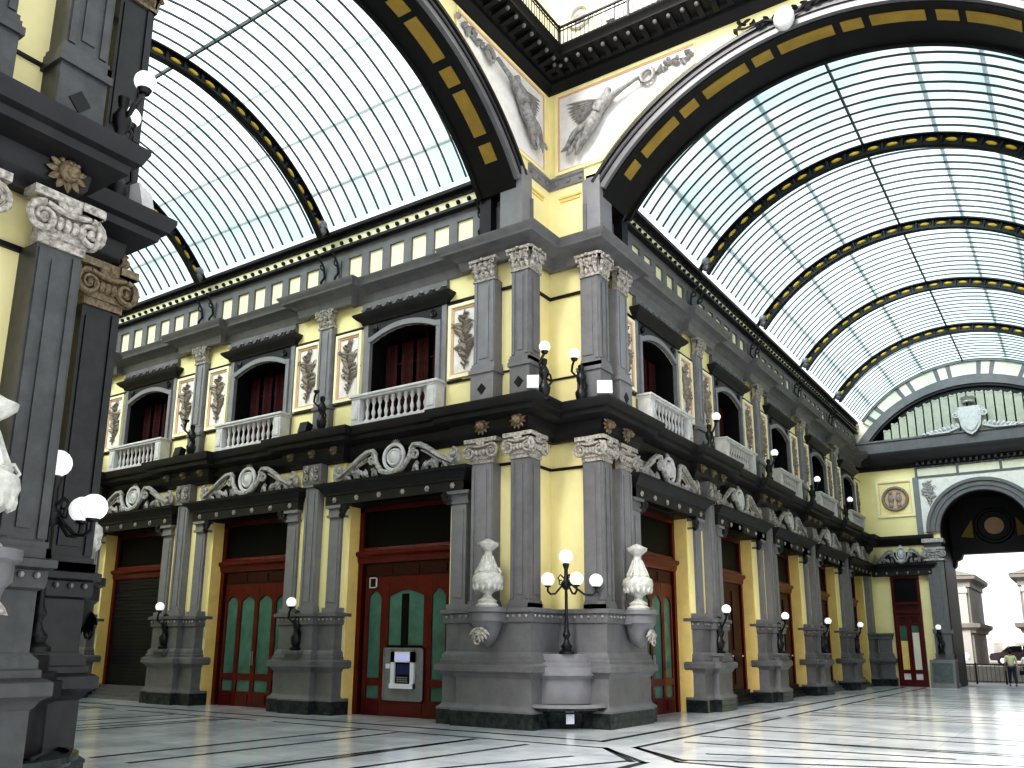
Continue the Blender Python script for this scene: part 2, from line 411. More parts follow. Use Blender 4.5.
def pedestals(parent, e, e2, mp, mg, ms):
    pa = [(-1.98, -W+.2), (-1.98, -W-e2), (-1.45, -W-e2), (-1.45, -W-e), (e, -W-e), (e, -e)]
    pb = [(e, -e), (W+e, -e), (W+e, 1.45), (W+e2, 1.45), (W+e2, 1.98), (W-.2, 1.98)]; full = pa+pb[1:]
    for hf, GP in enumerate((pa, pb)):
        for nm_, pr_ in (('plinth', PLINTH), ('pedestal', PED)):
            mb = MB().use(mp if nm_ == 'plinth' else mg[hf]); n0 = len(pr_)
            tmp = MB().sweep(full, pr_, caps=False); a_, b_ = (0, len(pa)) if hf == 0 else (len(pa)-1, len(full))
            mb.v = tmp.v[a_*n0:b_*n0]; mb.f = [[i-a_*n0 for i in f] for f in tmp.f if all(a_*n0 <= i < b_*n0 for i in f)]; mb.m = [0]*len(mb.f)
            if nm_ == 'pedestal': mb.use(ms[hf]); dots_along(mb, GP, .06, 2.40, .036)
            mb.build(nm_, None, parent)
pedestals(pier, .50, .34, 'plinth_black', ('grey', 'grey'), ('capital_stone', 'capital_stone'))
def pil_shaft(mb, x0, x1, y0, y1, z0, z1, panel=True):
    """pilaster with base mouldings and raised panel, plan x0..x1, front y0"""
    mb.box(x0, x1, y0, y1, z0, z1)
    mb.box(x0-.05, x1+.05, y0-.05, y1, z0, z0+.10); mb.box(x0-.03, x1+.03, y0-.03, y1, z0+.10, z0+.17)
    if panel:
        w = x1-x0
        mb.box(x0+.02, x0+.10, y0-.025, y0, z0+.2, z1-.05); mb.box(x1-.10, x1-.02, y0-.025, y0, z0+.2, z1-.05)
        mb.box(x0+.17, x1-.17, y0-.02, y0, z0+.3, z1-.15)
def corner_shaft(mb, x0, x1, y0, y1, z0, z1):
    pil_shaft(mb, x0, x1, y0, y1, z0, z1)
    mb.box(x1, x1+.05, y0-.05, y1, z0, z0+.1); mb.box(x1, x1+.02, y0+.17, y1-.05, z0+.3, z1-.15)
    mb.box(x1, x1+.025, y0+.02, y0+.1, z0+.2, z1-.05)
for nm, lvl in (('pilaster', 0), ('upper_pilaster', 1)):
    z0, z1 = (2.58, 6.0) if lvl == 0 else (8.35, 10.72)
    for half in (0, 1):
        for which in (0, 1):
            mb = MB()
            if which == 0: pil_shaft(mb, -1.28, -.66, -W-T+.04, -W+.1, z0, z1)
            else: corner_shaft(mb, -.12, T, -W-T, -1.11, z0, z1)
            if lvl == 1:   # pedestal with diamond
                a, b = (-1.31, -.63) if which == 0 else (-.15, T+.03)
                mb.box(a, b, -W-T-.03, -W+.1 if which == 0 else -1.0, 7.45, 8.25); mb.box(a-.04, b+.04, -W-T-.07, -W+.1 if which == 0 else -1.0, 8.25, 8.35)
            if half: vs = [(-v[1], -v[0], v[2]) for v in mb.v]; mb.v = vs; mb.f = [list(reversed(f)) for f in mb.f]
            o = mb.build(nm, 'grey_lt' if which == 0 else 'grey', pier); o['dk'] = half
            c = MB()
            if lvl == 0:
                if which == 0: ionic(c, -.97, -W-T+.04, z1, .62)
                else:
                    ionic(c, .13, -W-T, z1, .50); st = len(c.v)
                    ionic(c, -W-T+.25, -T, z1, .48); M = Matrix.Rotation(R90, 4, 'Z'); c.xf(Matrix.Identity(4) @ M, st)
            else:
                if which == 0: corinth(c, -.97, -W-T+.04, z1, .62)
                else:
                    corinth(c, .13, -W-T, z1, .50); st = len(c.v)
                    corinth(c, -W-T+.25, -T, z1, .48); c.xf(Matrix.Rotation(R90, 4, 'Z'), st)
            if half: c.v = [(-v[1], -v[0], v[2]) for v in c.v]; c.f = [list(reversed(f)) for f in c.f]
            c.build('capital', 'capital_stone', o)
            if lvl == 1:
                dm = MB(); cx = -.97 if which == 0 else .11; y = -W-T-.045; r = .13
                dm.extr([(cx-r, 7.85), (cx, 7.85-r*1.1), (cx+r, 7.85), (cx, 7.85+r*1.1)], y, y+.03, 'y')
                if half: dm.v = [(-v[1], -v[0], v[2]) for v in dm.v]; dm.f = [list(reversed(f)) for f in dm.f]
                dm.build('diamond_inset', 'black_and_shade', o)
CP.append(pier)
# thin string mouldings on the yellow of the notch
NP = [(-2.3, -W), (0, -W), (0, 0), (W, 0), (W, 2.3)]
for za, zb, dd in ((5.96, 6.02, .05), (10.48, 10.55, .05), (8.30, 8.34, .04)): MB().sweep(NP, [(0, za), (dd, za), (dd, zb), (0, zb)]).build('string_moulding', 'black_and_shade', pier)

# stepped fountain block standing in the notch
def notchblock(mb, r, z0, z1, n=10, c=(.36, -.36)):
    pts = [(c[0]+r*math.cos(-PI/4+t), c[1]+r*math.sin(-PI/4+t)) for t in [(-.62+1.24*i/n)*PI*.8 for i in range(n+1)]]
    mb.extr([(c[0], c[1])]+pts, z0, z1, 'z')
ft = thing('wall_fountain', 'grey rounded stone fountain block with dark basin in the recess of the central corner', 'fountain')
mb = MB()
for r, z0, z1 in ((.92, .52, 1.12), (.98, 1.06, 1.12), (1.05, 1.12, 1.30), (.98, 1.30, 1.40), (.88, 1.40, 1.58)): notchblock(mb, r*1.06, z0, z1)
mb.build('block', 'grey_lt', ft)
mb = MB(); prof = [(.3, .0), (.72, 0), (.80, .15), (1.02, .34), (1.24, .40), (1.27, .46), (1.22, .50), (1.10, .48), (.9, .42)]
mb.lathe(prof, (.42, -.42, 0), 24, -PI/4-1.9, -PI/4+1.9); mb.build('basin', 'plinth_black', ft)
mb = MB(); prof = [(1.20, .44), (1.31, .455), (1.31, .52), (1.20, .53)]; mb.lathe(prof, (.42, -.42, 0), 24, -PI/4-1.6, -PI/4+1.6); mb.build('basin_rim', 'grey_lt', ft)
mb = MB(); mb.box(-.09, .09, -.03, .0, .12, .32); mb.box(-.06, .06, -.05, -.03, .16, .28)
M = Matrix.Translation((.42+.98*math.cos(-PI/4), -.42+.98*math.sin(-PI/4), .0)) @ Matrix.Rotation(PI/4, 4, 'Z'); mb.xf(M); mb.build('drain_plate', 'metal_lt', ft)
CP.append(ft)
# candelabrum
def candelabrum(label, loc, arms):
    cd = thing('candelabrum', label, 'street lamp', loc)
    MB().lathe([(0, 0), (.17, 0), (.17, .05), (.10, .1), (.13, .17), (.07, .24), (.045, .32), (.09, .42), (.05, .52), (.04, .8), (.05, .84), (.035, .9), (.032, 1.40), (.08, 1.44), (.11, 1.52), (.12, 1.56), (.05, 1.64), (.04, 1.85), (.08, 1.98), (.03, 2.02), (0, 2.02)], seg=14).build('pole', 'iron', cd)
    for u, v in arms:
        dx, dy = .826*u+.564*v, .564*u-.826*v; R = math.hypot(dx, dy); ca, sa = dx/R, dy/R
        mb = MB(); mb.tube([(ca*r*R, sa*r*R, z) for r, z in ((.05, 1.60), (.3, 1.46), (.6, 1.31), (.85, 1.30), (1, 1.36), (1, 1.46))], .024, 6)
        mb.tube([(ca*r, sa*r, z) for r, z in ((.05, 1.66), (.14, 1.74), (.20, 1.66), (.15, 1.60))], .016, 5)
        mb.tube([(ca*r, sa*r, z) for r, z in ((.05, 1.50), (.16, 1.52), (.17, 1.60), (.11, 1.62))], .016, 5); mb.lathe([(0, 1.44), (.07, 1.46), (.085, 1.52), (0, 1.52)], (ca*R, sa*R, 0), 10)
        arm = mb.build('arm', 'iron', cd); MB().ball((ca*R, sa*R, 1.62), .155, 16).build('globe', 'globe', arm)
    MB().ball((0, 0, 2.15), .16, 16).build('globe', 'globe', cd)
candelabrum('black iron candelabrum with four white globes standing at the central corner', (.96, -.96, 1.58), ((-.42, .15), (.20, .40), (.68, -.05)))
candelabrum('black candelabrum with clustered white globes at the dark foreground pier', (.86, -S+.80, 1.62), ((.05, .50), (.30, -.12), (.52, .08)))
# urns on scallop brackets
def urn(side, s, label, name='stone_urn'):
    (x, y, z), rz = place(side, s, .72, 2.58)
    u = thing(name, label, 'urn', (x, y, z), rz)
    MB().lathe([(0, 0), (.26, 0), (.27, .05), (.20, .10), (.22, .15), (.12, .22), (.09, .28), (.14, .34)], seg=20).build('foot', 'urn_stone', u)
    mb = MB(); mb.lathe([(.10, .32), (.24, .38), (.33, .48), (.36, .60), (.34, .70), (.27, .76), (.28, .79), (.20, .84)], seg=24)
    for i in range(14):
        a = 2*PI*i/14; mb.ball((.30*math.cos(a), .30*math.sin(a), .47), .055, 6, (1, 1, 1.8))
    mb.build('bowl', 'urn_stone', u)
    mb = MB(); mb.lathe([(.25, .78), (.23, .86), (.16, 1.0), (.10, 1.14), (.085, 1.24), (.11, 1.28)], seg=20)
    for i in range(10):
        a = 2*PI*i/10; mb.tube([(.25*math.cos(a), .25*math.sin(a), .80), (.17*math.cos(a), .17*math.sin(a), .98), (.10*math.cos(a), .10*math.sin(a), 1.16)], .022, 5)
    mb.build('neck', 'urn_stone', u)
    MB().lathe([(.09, 1.26), (.15, 1.30), (.24, 1.38), (.25, 1.44), (.17, 1.47), (.08, 1.52), (0, 1.55)], seg=20).build('rim', 'urn_stone', u)
    for k in (-1, 1): MB().tube([(k*.30, 0, .70), (k*.36, 0, .78), (k*.30, 0, .86), (k*.20, 0, .84)], .025, 6).build('handle', 'urn_stone', u)
    CP.append(u)
    b = thing('urn_bracket', 'carved shell bracket under the urn %s of the central corner' % ('left' if side == 'L' else 'right'), 'bracket', (x, y, 0), rz)
    mb = MB(); mb.lathe([(0, 1.72), (.10, 1.76), (.22, 1.90), (.30, 2.08), (.34, 2.22), (.40, 2.28), (.40, 2.45), (.46, 2.48), (.46, 2.58), (0, 2.58)], seg=20)
    mb.box(-.40, .40, 0, .3, 2.25, 2.57); mb.build('shelf', 'grey', b)
    mb = MB()
    for i in range(7): a = -PI/2+(i-3)*.34; mb.leaf((0, -.30, 2.14), .34, .12, .06, a, 0)
    mb.tube(spiral((0, 1.86), .12, -.36, 1.2), .025, 5); mb.build('shell', 'capital_stone', b)
    CP.append(b)
urn('L', .50, 'pale stone urn standing left of the central corner, beside the cash machine door')
urn('R', .68, 'pale stone urn standing right of the central corner, beside the first right gallery door')

# ------------------------------------------------------------------ mid cornice, with breaks over each pier
MIDC = [(-.1, 6.62), (.04, 6.62), (.06, 6.70), (.16, 6.78), (.20, 6.84), (.22, 7.02), (.38, 7.06), (.50, 7.10), (.52, 7.20), (.60, 7.24), (.66, 7.38), (.66, 7.44), (-.1, 7.46)]
UPC = [(-.1, 11.20), (.06, 11.20), (.10, 11.34), (.12, 11.42), (.22, 11.48), (.30, 11.54), (.44, 11.58), (.46, 11.66), (.54, 11.72), (.56, 11.78), (-.1, 11.84)]
def facade_path(n, end, brk=.22, cb=(-2.0,)):
    """left coordinates: from far end to the crease; breaks forward at each pier"""
    p = [(-end, -W)]
    for k in range(n, 0, -1):
        c = -(B0+B*k)
        if -c-1.0 > end: continue
        p += [(c-1.0, -W), (c-1.0, -W-brk), (c+1.0, -W-brk), (c+1.0, -W)]
    return p
def diag(p): return [(-b, -a) for a, b in reversed(p)]
lef = facade_path(4, -XEND)+[(-1.75, -W), (-1.75, -W-.16), (.16, -W-.16), (.16, -.16)]
rig = diag(facade_path(5, YEND-.01)+[(-1.75, -W), (-1.75, -W-.16), (.16, -W-.16)])
struct(MB().sweep(lef+rig, MIDC).build('trim_middle_cornice', 'grey_dk'), 'dark grey stepped cornice running between the two storeys of both facades', 'cornice')  # dark grey paint, its colour deepened to hold the cornice's shade
struct(MB().sweep(lef+rig, UPC).build('trim_upper_cornice', 'grey'), 'grey cornice running above the upper windows on both facades', 'cornice')
swl = [(-9, -W), (-1.75, -W), (-1.75, -W-.16), (.16, -W-.16), (.16, -.16)]
swr = diag([(-12, -W), (-1.75, -W), (-1.75, -W-.16), (.16, -W-.16)])
struct(MB().sweep(swl+swr, MIDC).build('trim_foreground_cornice', 'grey_dk', loc=(0, -S, 0), rz=R90), 'dark stepped cornice over the capitals of the foreground pier', 'cornice')
struct(MB().sweep(swl+swr, UPC).build('trim_foreground_upper_cornice', 'grey', loc=(0, -S, 0), rz=R90), 'grey upper cornice high on the foreground pier', 'cornice')
# frieze slab with yellow ground is the wall itself; lion bosses and dark corbels below the cornice
boss_i = 0
def boss(side, s, d, z, label, group, mt='capital_stone', sc=1.0):
    (x, y, zz), rz = place(side, s, d, z)
    global boss0
    if boss0 is None:
        b = thing('lion_head_boss', label, 'ornament', (x, y, zz), rz, group)
        mb = MB(); mb.ball((0, -.06, 0), .12, 12, (1, .9, 1.1)); mb.ball((0, -.16, -.04), .07, 10); mb.ball((-.045, -.15, .05), .025, 6); mb.ball((.045, -.15, .05), .025, 6)
        mb.ball((-.09, -.05, .11), .035, 6); mb.ball((.09, -.05, .11), .035, 6); mb.build('head', 'boss_bronze', b)
        mb = MB()
        for i in range(11):
            a = 2*PI*i/11+.3; mb.leaf((math.cos(a)*.07, 0, math.sin(a)*.07), .17, .09, .06, a)
        mb.build('mane', 'boss_bronze', b); boss0 = b
        return b
    q = dup(boss0, (x, y, zz), rz, label, group); q.scale = (sc, sc, sc); return q
boss0 = None
for side, n in (('L', 4), ('R', 5)):
    w = 'left' if side == 'L' else 'right'
    for i, s in enumerate((-.08, .97)):
        CP.append(boss(side, s, T+.02 if i == 0 else T+.0, 6.92, 'lion head boss under the cornice of the central corner, %s side, %s capital' % (w, 'over the outer' if i else 'over the corner'), None))
    for k in range(1, n+1):
        if k == 5: continue
        for j, dx in enumerate((-.85, 0, .85)):
            boss(side, B0+B*k+dx, .44, 6.93, 'small lion head boss under the cornice over the %s pier of the %s facade' % (ORD[k-1], w), 'lion bosses over the %s pier of the %s facade' % (ORD[k-1], w), sc=.66)

# ------------------------------------------------------------------ ground piers
PPATH = [(-1.08, .2), (-1.08, -.30), (-.46, -.30), (-.46, -.48), (.46, -.48), (.46, -.30), (1.08, -.30), (1.08, .2)]
def make_pier(label, loc, rz):
    p = thing('pier', label, 'pier', loc, rz)
    MB().sweep(PPATH, PLINTH).build('plinth', 'plinth_black', p)
    mb = MB().use('grey').sweep(PPATH, PED); mb.use('capital_stone'); dots_along(mb, PPATH, .06, 2.40, .034, .15); mb.build('pedestal', None, p)
    mb = MB(); box(-1.06, 1.06, -.14, .1, 2.57, 6.6).build('yellow_strip', 'yellow', p); pil_shaft(mb, -.27, .27, -.32, .1, 2.58, 6.0)
    mb.box(-.34, .34, -.38, .1, 6.0, 6.08); o = mb.build('main_pilaster', 'grey_lt', p)
    c = MB(); c.box(-.36, .36, -T-.02, .1, 6.08, 6.62); c.build('frieze_block', 'grey', o)
    c = MB()
    for i in range(4): c.tube(spiral(((-.21+.42*(i % 2)), 6.24+.24*(i//2)), .10, -T-.05, 1.3, 1 if i % 2 else -1), .022, 5)
    c.leaf((0, -T-.02, 6.14), .4, .14, .05, PI/2); c.build('frieze_scrolls', 'capital_stone', o)
    for k in (-1, 1):
        mb = MB(); x0, x1 = sorted((k*.61, k*1.05)); mb.box(x0, x1, -.22, .1, 2.58, 5.12)
        mb.box(x0+.08, x1-.08, -.24, -.22, 2.85, 4.95); mb.box(x0-.04, x1+.04, -.30, .1, 2.58, 2.70)
        mb.box(x0-.04, x1+.04, -.30, .1, 5.10, 5.16); mb.box(x0, x1, -.27, .1, 5.16, 5.34); mb.box(x0-.06, x1+.06, -.34, .1, 5.34, 5.42)
        mb.build('side_pilaster', 'grey_lt', p)
        mb = MB(); x = k*1.16; yy = -.30   # scroll console turned into the opening
        mb.tube([(x-k*.10, yy+.10, 5.10), (x-k*.06, yy+.02, 5.16), (x+k*.05, yy, 5.22), (x+k*.16, yy, 5.36)], .07, 6)
        mb.tube(spiral((x+k*.02, 5.28), .13, yy-.03, 1.5, -k), .035, 6); mb.tube(spiral((x+k*.14, 5.36), .06, yy-.05, 1.2, k), .025, 5)
        for q in range(3): mb.leaf((x, yy, 5.24), .18, .09, .05, -PI/2+k*(q-1)*.7)
        mb.build('console', 'grey_dk', p)
    return p
pier0 = None
for side, n in (('L', 4), ('R', 4)):
    for k in range(1, n+1):
        loc, rz = place(side, B0+B*k)
        lab = '%s grey pilastered pier from the central corner along the %s facade' % (ORD[k-1], 'left' if side == 'L' else 'right')
        if pier0 is None: pier0 = make_pier(lab, loc, rz)
        else: dup(pier0, loc, rz, lab)
# half pier in the corner of the end wall
loc, rz = place('R', YEND-.55)
p = thing('pier', 'narrow grey pier where the right facade meets the end wall', 'pier', loc, rz)
HP = [(-.45, .2), (-.45, -.26), (.55, -.26)]
MB().sweep(HP, PLINTH).build('plinth', 'plinth_black', p); MB().sweep(HP, PED).build('pedestal', 'grey', p)
box(-.40, .2, -.26, .1, 2.58, 6.6).build('main_pilaster', 'grey_lt', p)
# side pilaster of the corner pier (flanking first openings)
for side in 'LR':
    (x, y, z), rz = place(side, 1.70); k = 1 if side == 'R' else -1
    sp = thing('side_pilaster', 'slim grey pilaster flanking the first shop opening on the %s of the central corner' % ('left' if side == 'L' else 'right'), 'pilaster', (x, y, 0), rz)
    mb = MB(); mb.box(-.22, .22, -.26, .1, 2.58, 5.12); mb.box(-.14, .14, -.28, -.26, 2.85, 4.95); mb.box(-.31, .31, -.30, .1, 2.58, 2.7); mb.build('shaft', 'grey_lt', sp)
    mb = MB(); mb.box(-.31, .31, -.30, .1, 5.10, 5.16); mb.box(-.27, .27, -.27, .1, 5.16, 5.34); mb.box(-.33, .33, -.34, .1, 5.34, 5.42); mb.build('capital', 'grey', sp)
    mb = MB(); xx = k*.32; yy = -.30
    mb.tube([(xx-k*.10, yy+.10, 5.10), (xx-k*.06, yy+.02, 5.16), (xx+k*.05, yy, 5.22), (xx+k*.16, yy, 5.36)], .07, 6)
    mb.tube(spiral((xx+k*.02, 5.28), .13, yy-.03, 1.5, -k), .035, 6)
    for q in range(3): mb.leaf((xx, yy, 5.24), .18, .09, .05, -PI/2+k*(q-1)*.7)
    mb.build('console', 'grey_dk', sp)
    CP.append(sp)

# ------------------------------------------------------------------ overdoor lintel and scrolled pediment
def make_overdoor(label, loc, rz):
    t = thing('overdoor', label, 'pediment', loc, rz); hw = 2.34
    mb = MB(); path = [(-hw, .1), (-hw, -.34), (hw, -.34), (hw, .1)]
    mb.sweep(path, [(-.3, 5.42), (.0, 5.42), (.0, 5.66), (.03, 5.68), (.03, 5.74), (.10, 5.80), (.14, 5.86), (.24, 5.92), (.26, 5.99), (-.3, 6.02)]); mb.box(-hw, hw, -.34, .1, 5.42, 5.7)
    li = mb.build('lintel', 'grey_dk', t)
    for i in range(6):
        mb = MB(); x = (i-2.5)*.80; mb.ball((x, -.35, 5.555), .055, 8)
        for q in range(6): a = q*PI/3; mb.ball((x+.055*math.cos(a), -.345, 5.555+.055*math.sin(a)), .028, 6)
        mb.build('rosette', 'capital_stone', li)
    mb = MB(); mb.extr([(-2.15, 6.0), (2.15, 6.0), (1.9, 6.18), (.75, 6.62), (-.75, 6.62), (-1.9, 6.18)], -.16, .05, 'y'); mb.build('tympanum', 'grey_dk', t)
    mb = MB()
    mb.tube([(.34*math.cos(a*PI/10), -.26, 6.52+.34*math.sin(a*PI/10)) for a in range(21)], .055, 6, caps=False)
    mb.lathe([(0, .10), (.12, .09), (.2, .03), (.26, 0)], seg=16); st = len(mb.v)-17*4+4
    mb.v[-16*4:] = [(v[0], -.22-v[2], 6.52+v[1]) for v in mb.v[-16*4:]]
    mb.tube([(.20*math.cos(a*PI/10), -.28, 6.52+.20*math.sin(a*PI/10)) for a in range(21)], .03, 6, caps=False)
    mb.build('medallion', 'white_grey', t)
    mb = MB(); mb.tube([(-.62, -.30, 6.70), (-.56, -.32, 6.42), (-.36, -.34, 6.16), (0, -.34, 6.07), (.36, -.34, 6.16), (.56, -.32, 6.42), (.62, -.30, 6.70)], [.05, .07, .08, .09, .08, .07, .05], 7); mb.build('swag', 'stone_relief', t)
    for k in (-1, 1):
        mb = MB()
        mb.tube([(k*x, -.30, z) for x, z in ((1.95, 6.16), (1.55, 6.36), (1.15, 6.62), (.90, 6.74), (.70, 6.76), (.60, 6.66), (.66, 6.56))], [.05, .07, .07, .075, .07, .06, .04], 6, 1.3)
        mb.tube([(k*x, -.26, z) for x, z in ((2.0, 6.06), (1.55, 6.24), (1.15, 6.48), (.92, 6.60))], .035, 6)
        mb.build('raking_scroll', 'stone_relief', t)
        mb = MB(); mb.tube(spiral((k*.74, 6.52), .15, -.30, 1.6, k), .04, 6); mb.tube(spiral((k*1.95, 6.36), .17, -.28, 1.6, -k), .04, 6); mb.ball((k*1.95, -.30, 6.36), .07, 8)
        for q in range(7):
            a = PI*.5+k*(.3+q*.28); mb.leaf((k*(.95+q*.13), -.24, 6.10+.02*q), .20+.02*(q % 3), .11, .07, PI/2+k*(q-3)*.25)
        for q in range(9): mb.leaf((k*(.62+.16*q), -.20, 6.06), .34-.022*q, .14, .09, PI/2+k*(.3 if q % 2 else -.4)); mb.ball((k*(.62+.16*q), -.22, 6.10+.2*(q % 2)*(1-q/9)), .045, 6)
        mb.leaf((k*2.05, -.24, 6.05), .35, .16, .1, PI/2-k*.3); mb.leaf((k*1.75, -.24, 6.05), .3, .16, .1, PI/2+k*.5)
        mb.build('volute', 'stone_relief', t)
    mb = MB()
    for q in range(7): mb.leaf((0, -.22, 6.82), .2, .09, .06, PI/2+(q-3)*.42)
    mb.build('crest', 'stone_relief', t)
    return t
od0 = None
for side, n in (('L', 4), ('R', 5)):
    for k, c in enumerate(bays(n)):
        loc, rz = place(side, c); lab = 'carved scroll pediment and studded lintel over the %s shop door of the %s facade' % (ORD[k], 'left' if side == 'L' else 'right')
        if od0 is None: od0 = make_overdoor(lab, loc, rz)
        else: dup(od0, loc, rz, lab)

# ------------------------------------------------------------------ shop doors
def door_parts(d, style, hw=1.71, H=5.40):
    y = .46
    mb = MB(); mb.box(-hw, hw, y+.02, y+.10, 0, H); mb.build('backing', 'void', d)
    mb = MB(); mb.box(-hw, -hw+.16, y-.08, y+.05, 0, H); mb.box(hw-.16, hw, y-.08, y+.05, 0, H); mb.box(-hw, hw, y-.08, y+.05, H-.12, H); mb.build('door_frame', 'red', d)
    mb = MB(); mb.sweep([(-hw, y), (hw, y)], [(0, 3.86), (.08, 3.88), (.12, 3.96), (.12, 4.04), (.20, 4.10), (.20, 4.18), (.08, 4.22), (.06, 4.30), (0, 4.32)]); mb.build('transom', 'red', d)
    mb = MB(); mb.box(-hw+.16, hw-.16, y-.01, y+.02, 4.32, H-.12)
    fl = mb.build('fanlight', 'glass_dark', d)
    if style == 'four' or style == 'bank':
        n = 4 if style == 'four' else 3
        edges = [-1.42, -.76, 0, .76, 1.42] if n == 4 else [-1.42, -.72, .72, 1.42]
        for i in range(n):
            a, b = edges[i], edges[i+1]; lf = MB(); st = .085 if n == 4 else .13
            zt = 3.15
            lf.box(a, a+st, y-.05, y+.02, .0, 3.5); lf.box(b-st, b, y-.05, y+.02, 0, 3.5)
            lf.box(a+.01, b-.01, y-.045, y+.015, .005, .42); lf.box(a+.01, b-.01, y-.045, y+.015, .74, .92)
            # segmental head to the glass
            m = 8; top = [(a+st+(b-a-2*st)*q/m, zt-.16+.16*math.sin(PI*q/m)) for q in range(m+1)]
            lf.extr(top+[(b-st, 3.5), (a+st, 3.5)], y-.045, y+.015, 'y')
            lf.box(a+.12, b-.12, y-.07, y-.04, .08, .34)
            leaf = lf.build('leaf', 'red', d)
            if style == 'bank' and i == 1:
                box(a+st, b-st, y-.01, y+.01, 1.75, 3.2).build('glass_pane', 'glass_green', leaf)
                box(a+st+.42, b-st-.52, y-.018, y-.009, 1.76, 3.05).build('dark_pane', 'glass_dark', leaf)
            else:
                box(a+st, b-st, y-.01, y+.01, .9, 3.2).build('glass_pane', 'glass_green', leaf)
            box(a+st, b-st, y-.01, y+.01, .4, .76).build('lower_pane', 'glass_green', leaf)
            if style == 'four' and i in (1, 2):
                MB().tube([((b-.04 if i == 1 else a+.04), y-.10, 1.15), ((b-.04 if i == 1 else a+.04), y-.10, 1.55)], .018, 6).build('handle', 'metal', leaf)
        mb = MB(); mb.box(-1.42, 1.42, y-.03, y+.02, 3.5, 3.86)
        for i in range(3): mb.box(-1.3+i*.9, -.5+i*.9, y-.05, y-.03, 3.56, 3.80)
        mb.build('head_panel', 'red_dk', d)
    elif style == 'shutter':
        mb = MB()
        for i in range(30): mb.box(-hw+.16, hw-.16, y-.02-.015*(i % 2), y+.02, .42+i*.115, .42+(i+1)*.115-.012)
        mb.build('roller_shutter', 'shutter', d)
        mb = MB()
        for i in range(4): mb.box(-hw, hw, y-.55+.12*i, y+.02, i*.105, (i+1)*.105)
        mb.build('step', 'grey', d)
    elif style == 'solid':
        for i, (a, b) in enumerate(((-1.42, -.48), (-.47, .47), (.48, 1.42))):
            mb = MB(); mb.box(a, b, y-.04, y+.02, .42, 3.86); mb.box(a+.14, b-.14, y-.07, y-.04, .6, 1.5); mb.box(a+.14, b-.14, y-.07, y-.04, 1.7, 3.6)
            lf = mb.build('leaf', 'red_dk', d); MB().ball((b-.08, y-.09, 1.5), .035, 8).build('knob', 'metal_lt', lf)
        mb = MB()
        for i in range(4): mb.box(-hw, hw, y-.45+.1*i, y+.02, i*.105, (i+1)*.105)
        mb.build('step', 'grey_dk', d)
styles = {'L': ['bank', 'four', 'shutter', 'four'], 'R': ['four', 'solid', 'solid', 'shutter', 'shutter']}
desc = {'bank': 'red wooden shop front with green glass and a cash machine opening', 'four': 'glossy red wooden shop door with tall arched green glass panes', 'shutter': 'dark closed roller shutter shop front with red transom', 'solid': 'dark red panelled wooden shop door above steps'}
di = 1
for side, n in (('L', 4), ('R', 5)):
    for k, c in enumerate(bays(n)):
        loc, rz = place(side, c); st = styles[side][k]
        d = thing('door_%d' % di, '%s, %s opening of the %s facade' % (desc[st], ORD[k], 'left' if side == 'L' else 'right'), 'door', loc, rz); d['kind'] = 'structure'; di += 1
        door_parts(d, st)
# cash machine, let into the first left door
(x, y, z), rz = place('L', bays(1)[0]-.0)
am = thing('cash_machine', 'grey bank cash machine set into the first red door left of the corner', 'cash machine', (x, y, -.09), rz); yy = .40
mb = MB(); mb.box(-.62, .62, yy-.03, yy+.04, .50, 1.76); mb.box(-.66, .66, yy-.05, yy-.02, .48, .52); mb.box(-.66, .66, yy-.05, yy-.02, 1.74, 1.78); mb.box(-.66, -.62, yy-.05, yy-.02, .48, 1.78); mb.box(.62, .66, yy-.05, yy-.02, .48, 1.78); mb.build('surround', 'metal', am)
mb = MB(); mb.box(-.36, -.24, yy-.10, yy-.03, .78, 1.68); mb.box(.28, .40, yy-.10, yy-.03, .78, 1.68); mb.box(-.36, .40, yy-.10, yy-.03, 1.42, 1.68); mb.box(-.36, .40, yy-.14, yy-.03, .78, .90); mb.build('fascia', 'metal_lt', am)
mb = MB(); mb.box(-.24, .28, yy-.035, yy-.02, .90, 1.42); sc = mb.build('recess', 'void', am)
box(-.20, .24, yy-.05, yy-.03, 1.12, 1.38).build('screen', 'screen', am); box(-.20, .26, yy-.105, yy-.095, 1.47, 1.62).build('header_panel', 'screen_lt', am)
mb = MB()
for i in range(12): mb.box(-.14+.09*(i % 4), -.07+.09*(i % 4), yy-.10, yy-.06, .93+.05*(i//4), .965+.05*(i//4))
mb.build('keypad', 'metal', am)
box(-.56, -.42, yy-.06, yy-.03, 1.26, 1.38).build('card_sticker', 'metal_lt', am)
nt = thing('notice_frame', 'small square white-edged notice fixed above the first left door sidelight', 'notice', (x, y, 0), rz)
mb = MB(); mb.box(-1.26, -1.0, .36, .40, 3.22, 3.25); mb.box(-1.26, -1.0, .36, .40, 3.47, 3.50); mb.box(-1.26, -1.23, .36, .40, 3.22, 3.5); mb.box(-1.03, -1.0, .36, .40, 3.22, 3.5); mb.build('border', 'white_grey', nt); box(-1.23, -1.03, .38, .405, 3.25, 3.47).build('board', 'void', nt)

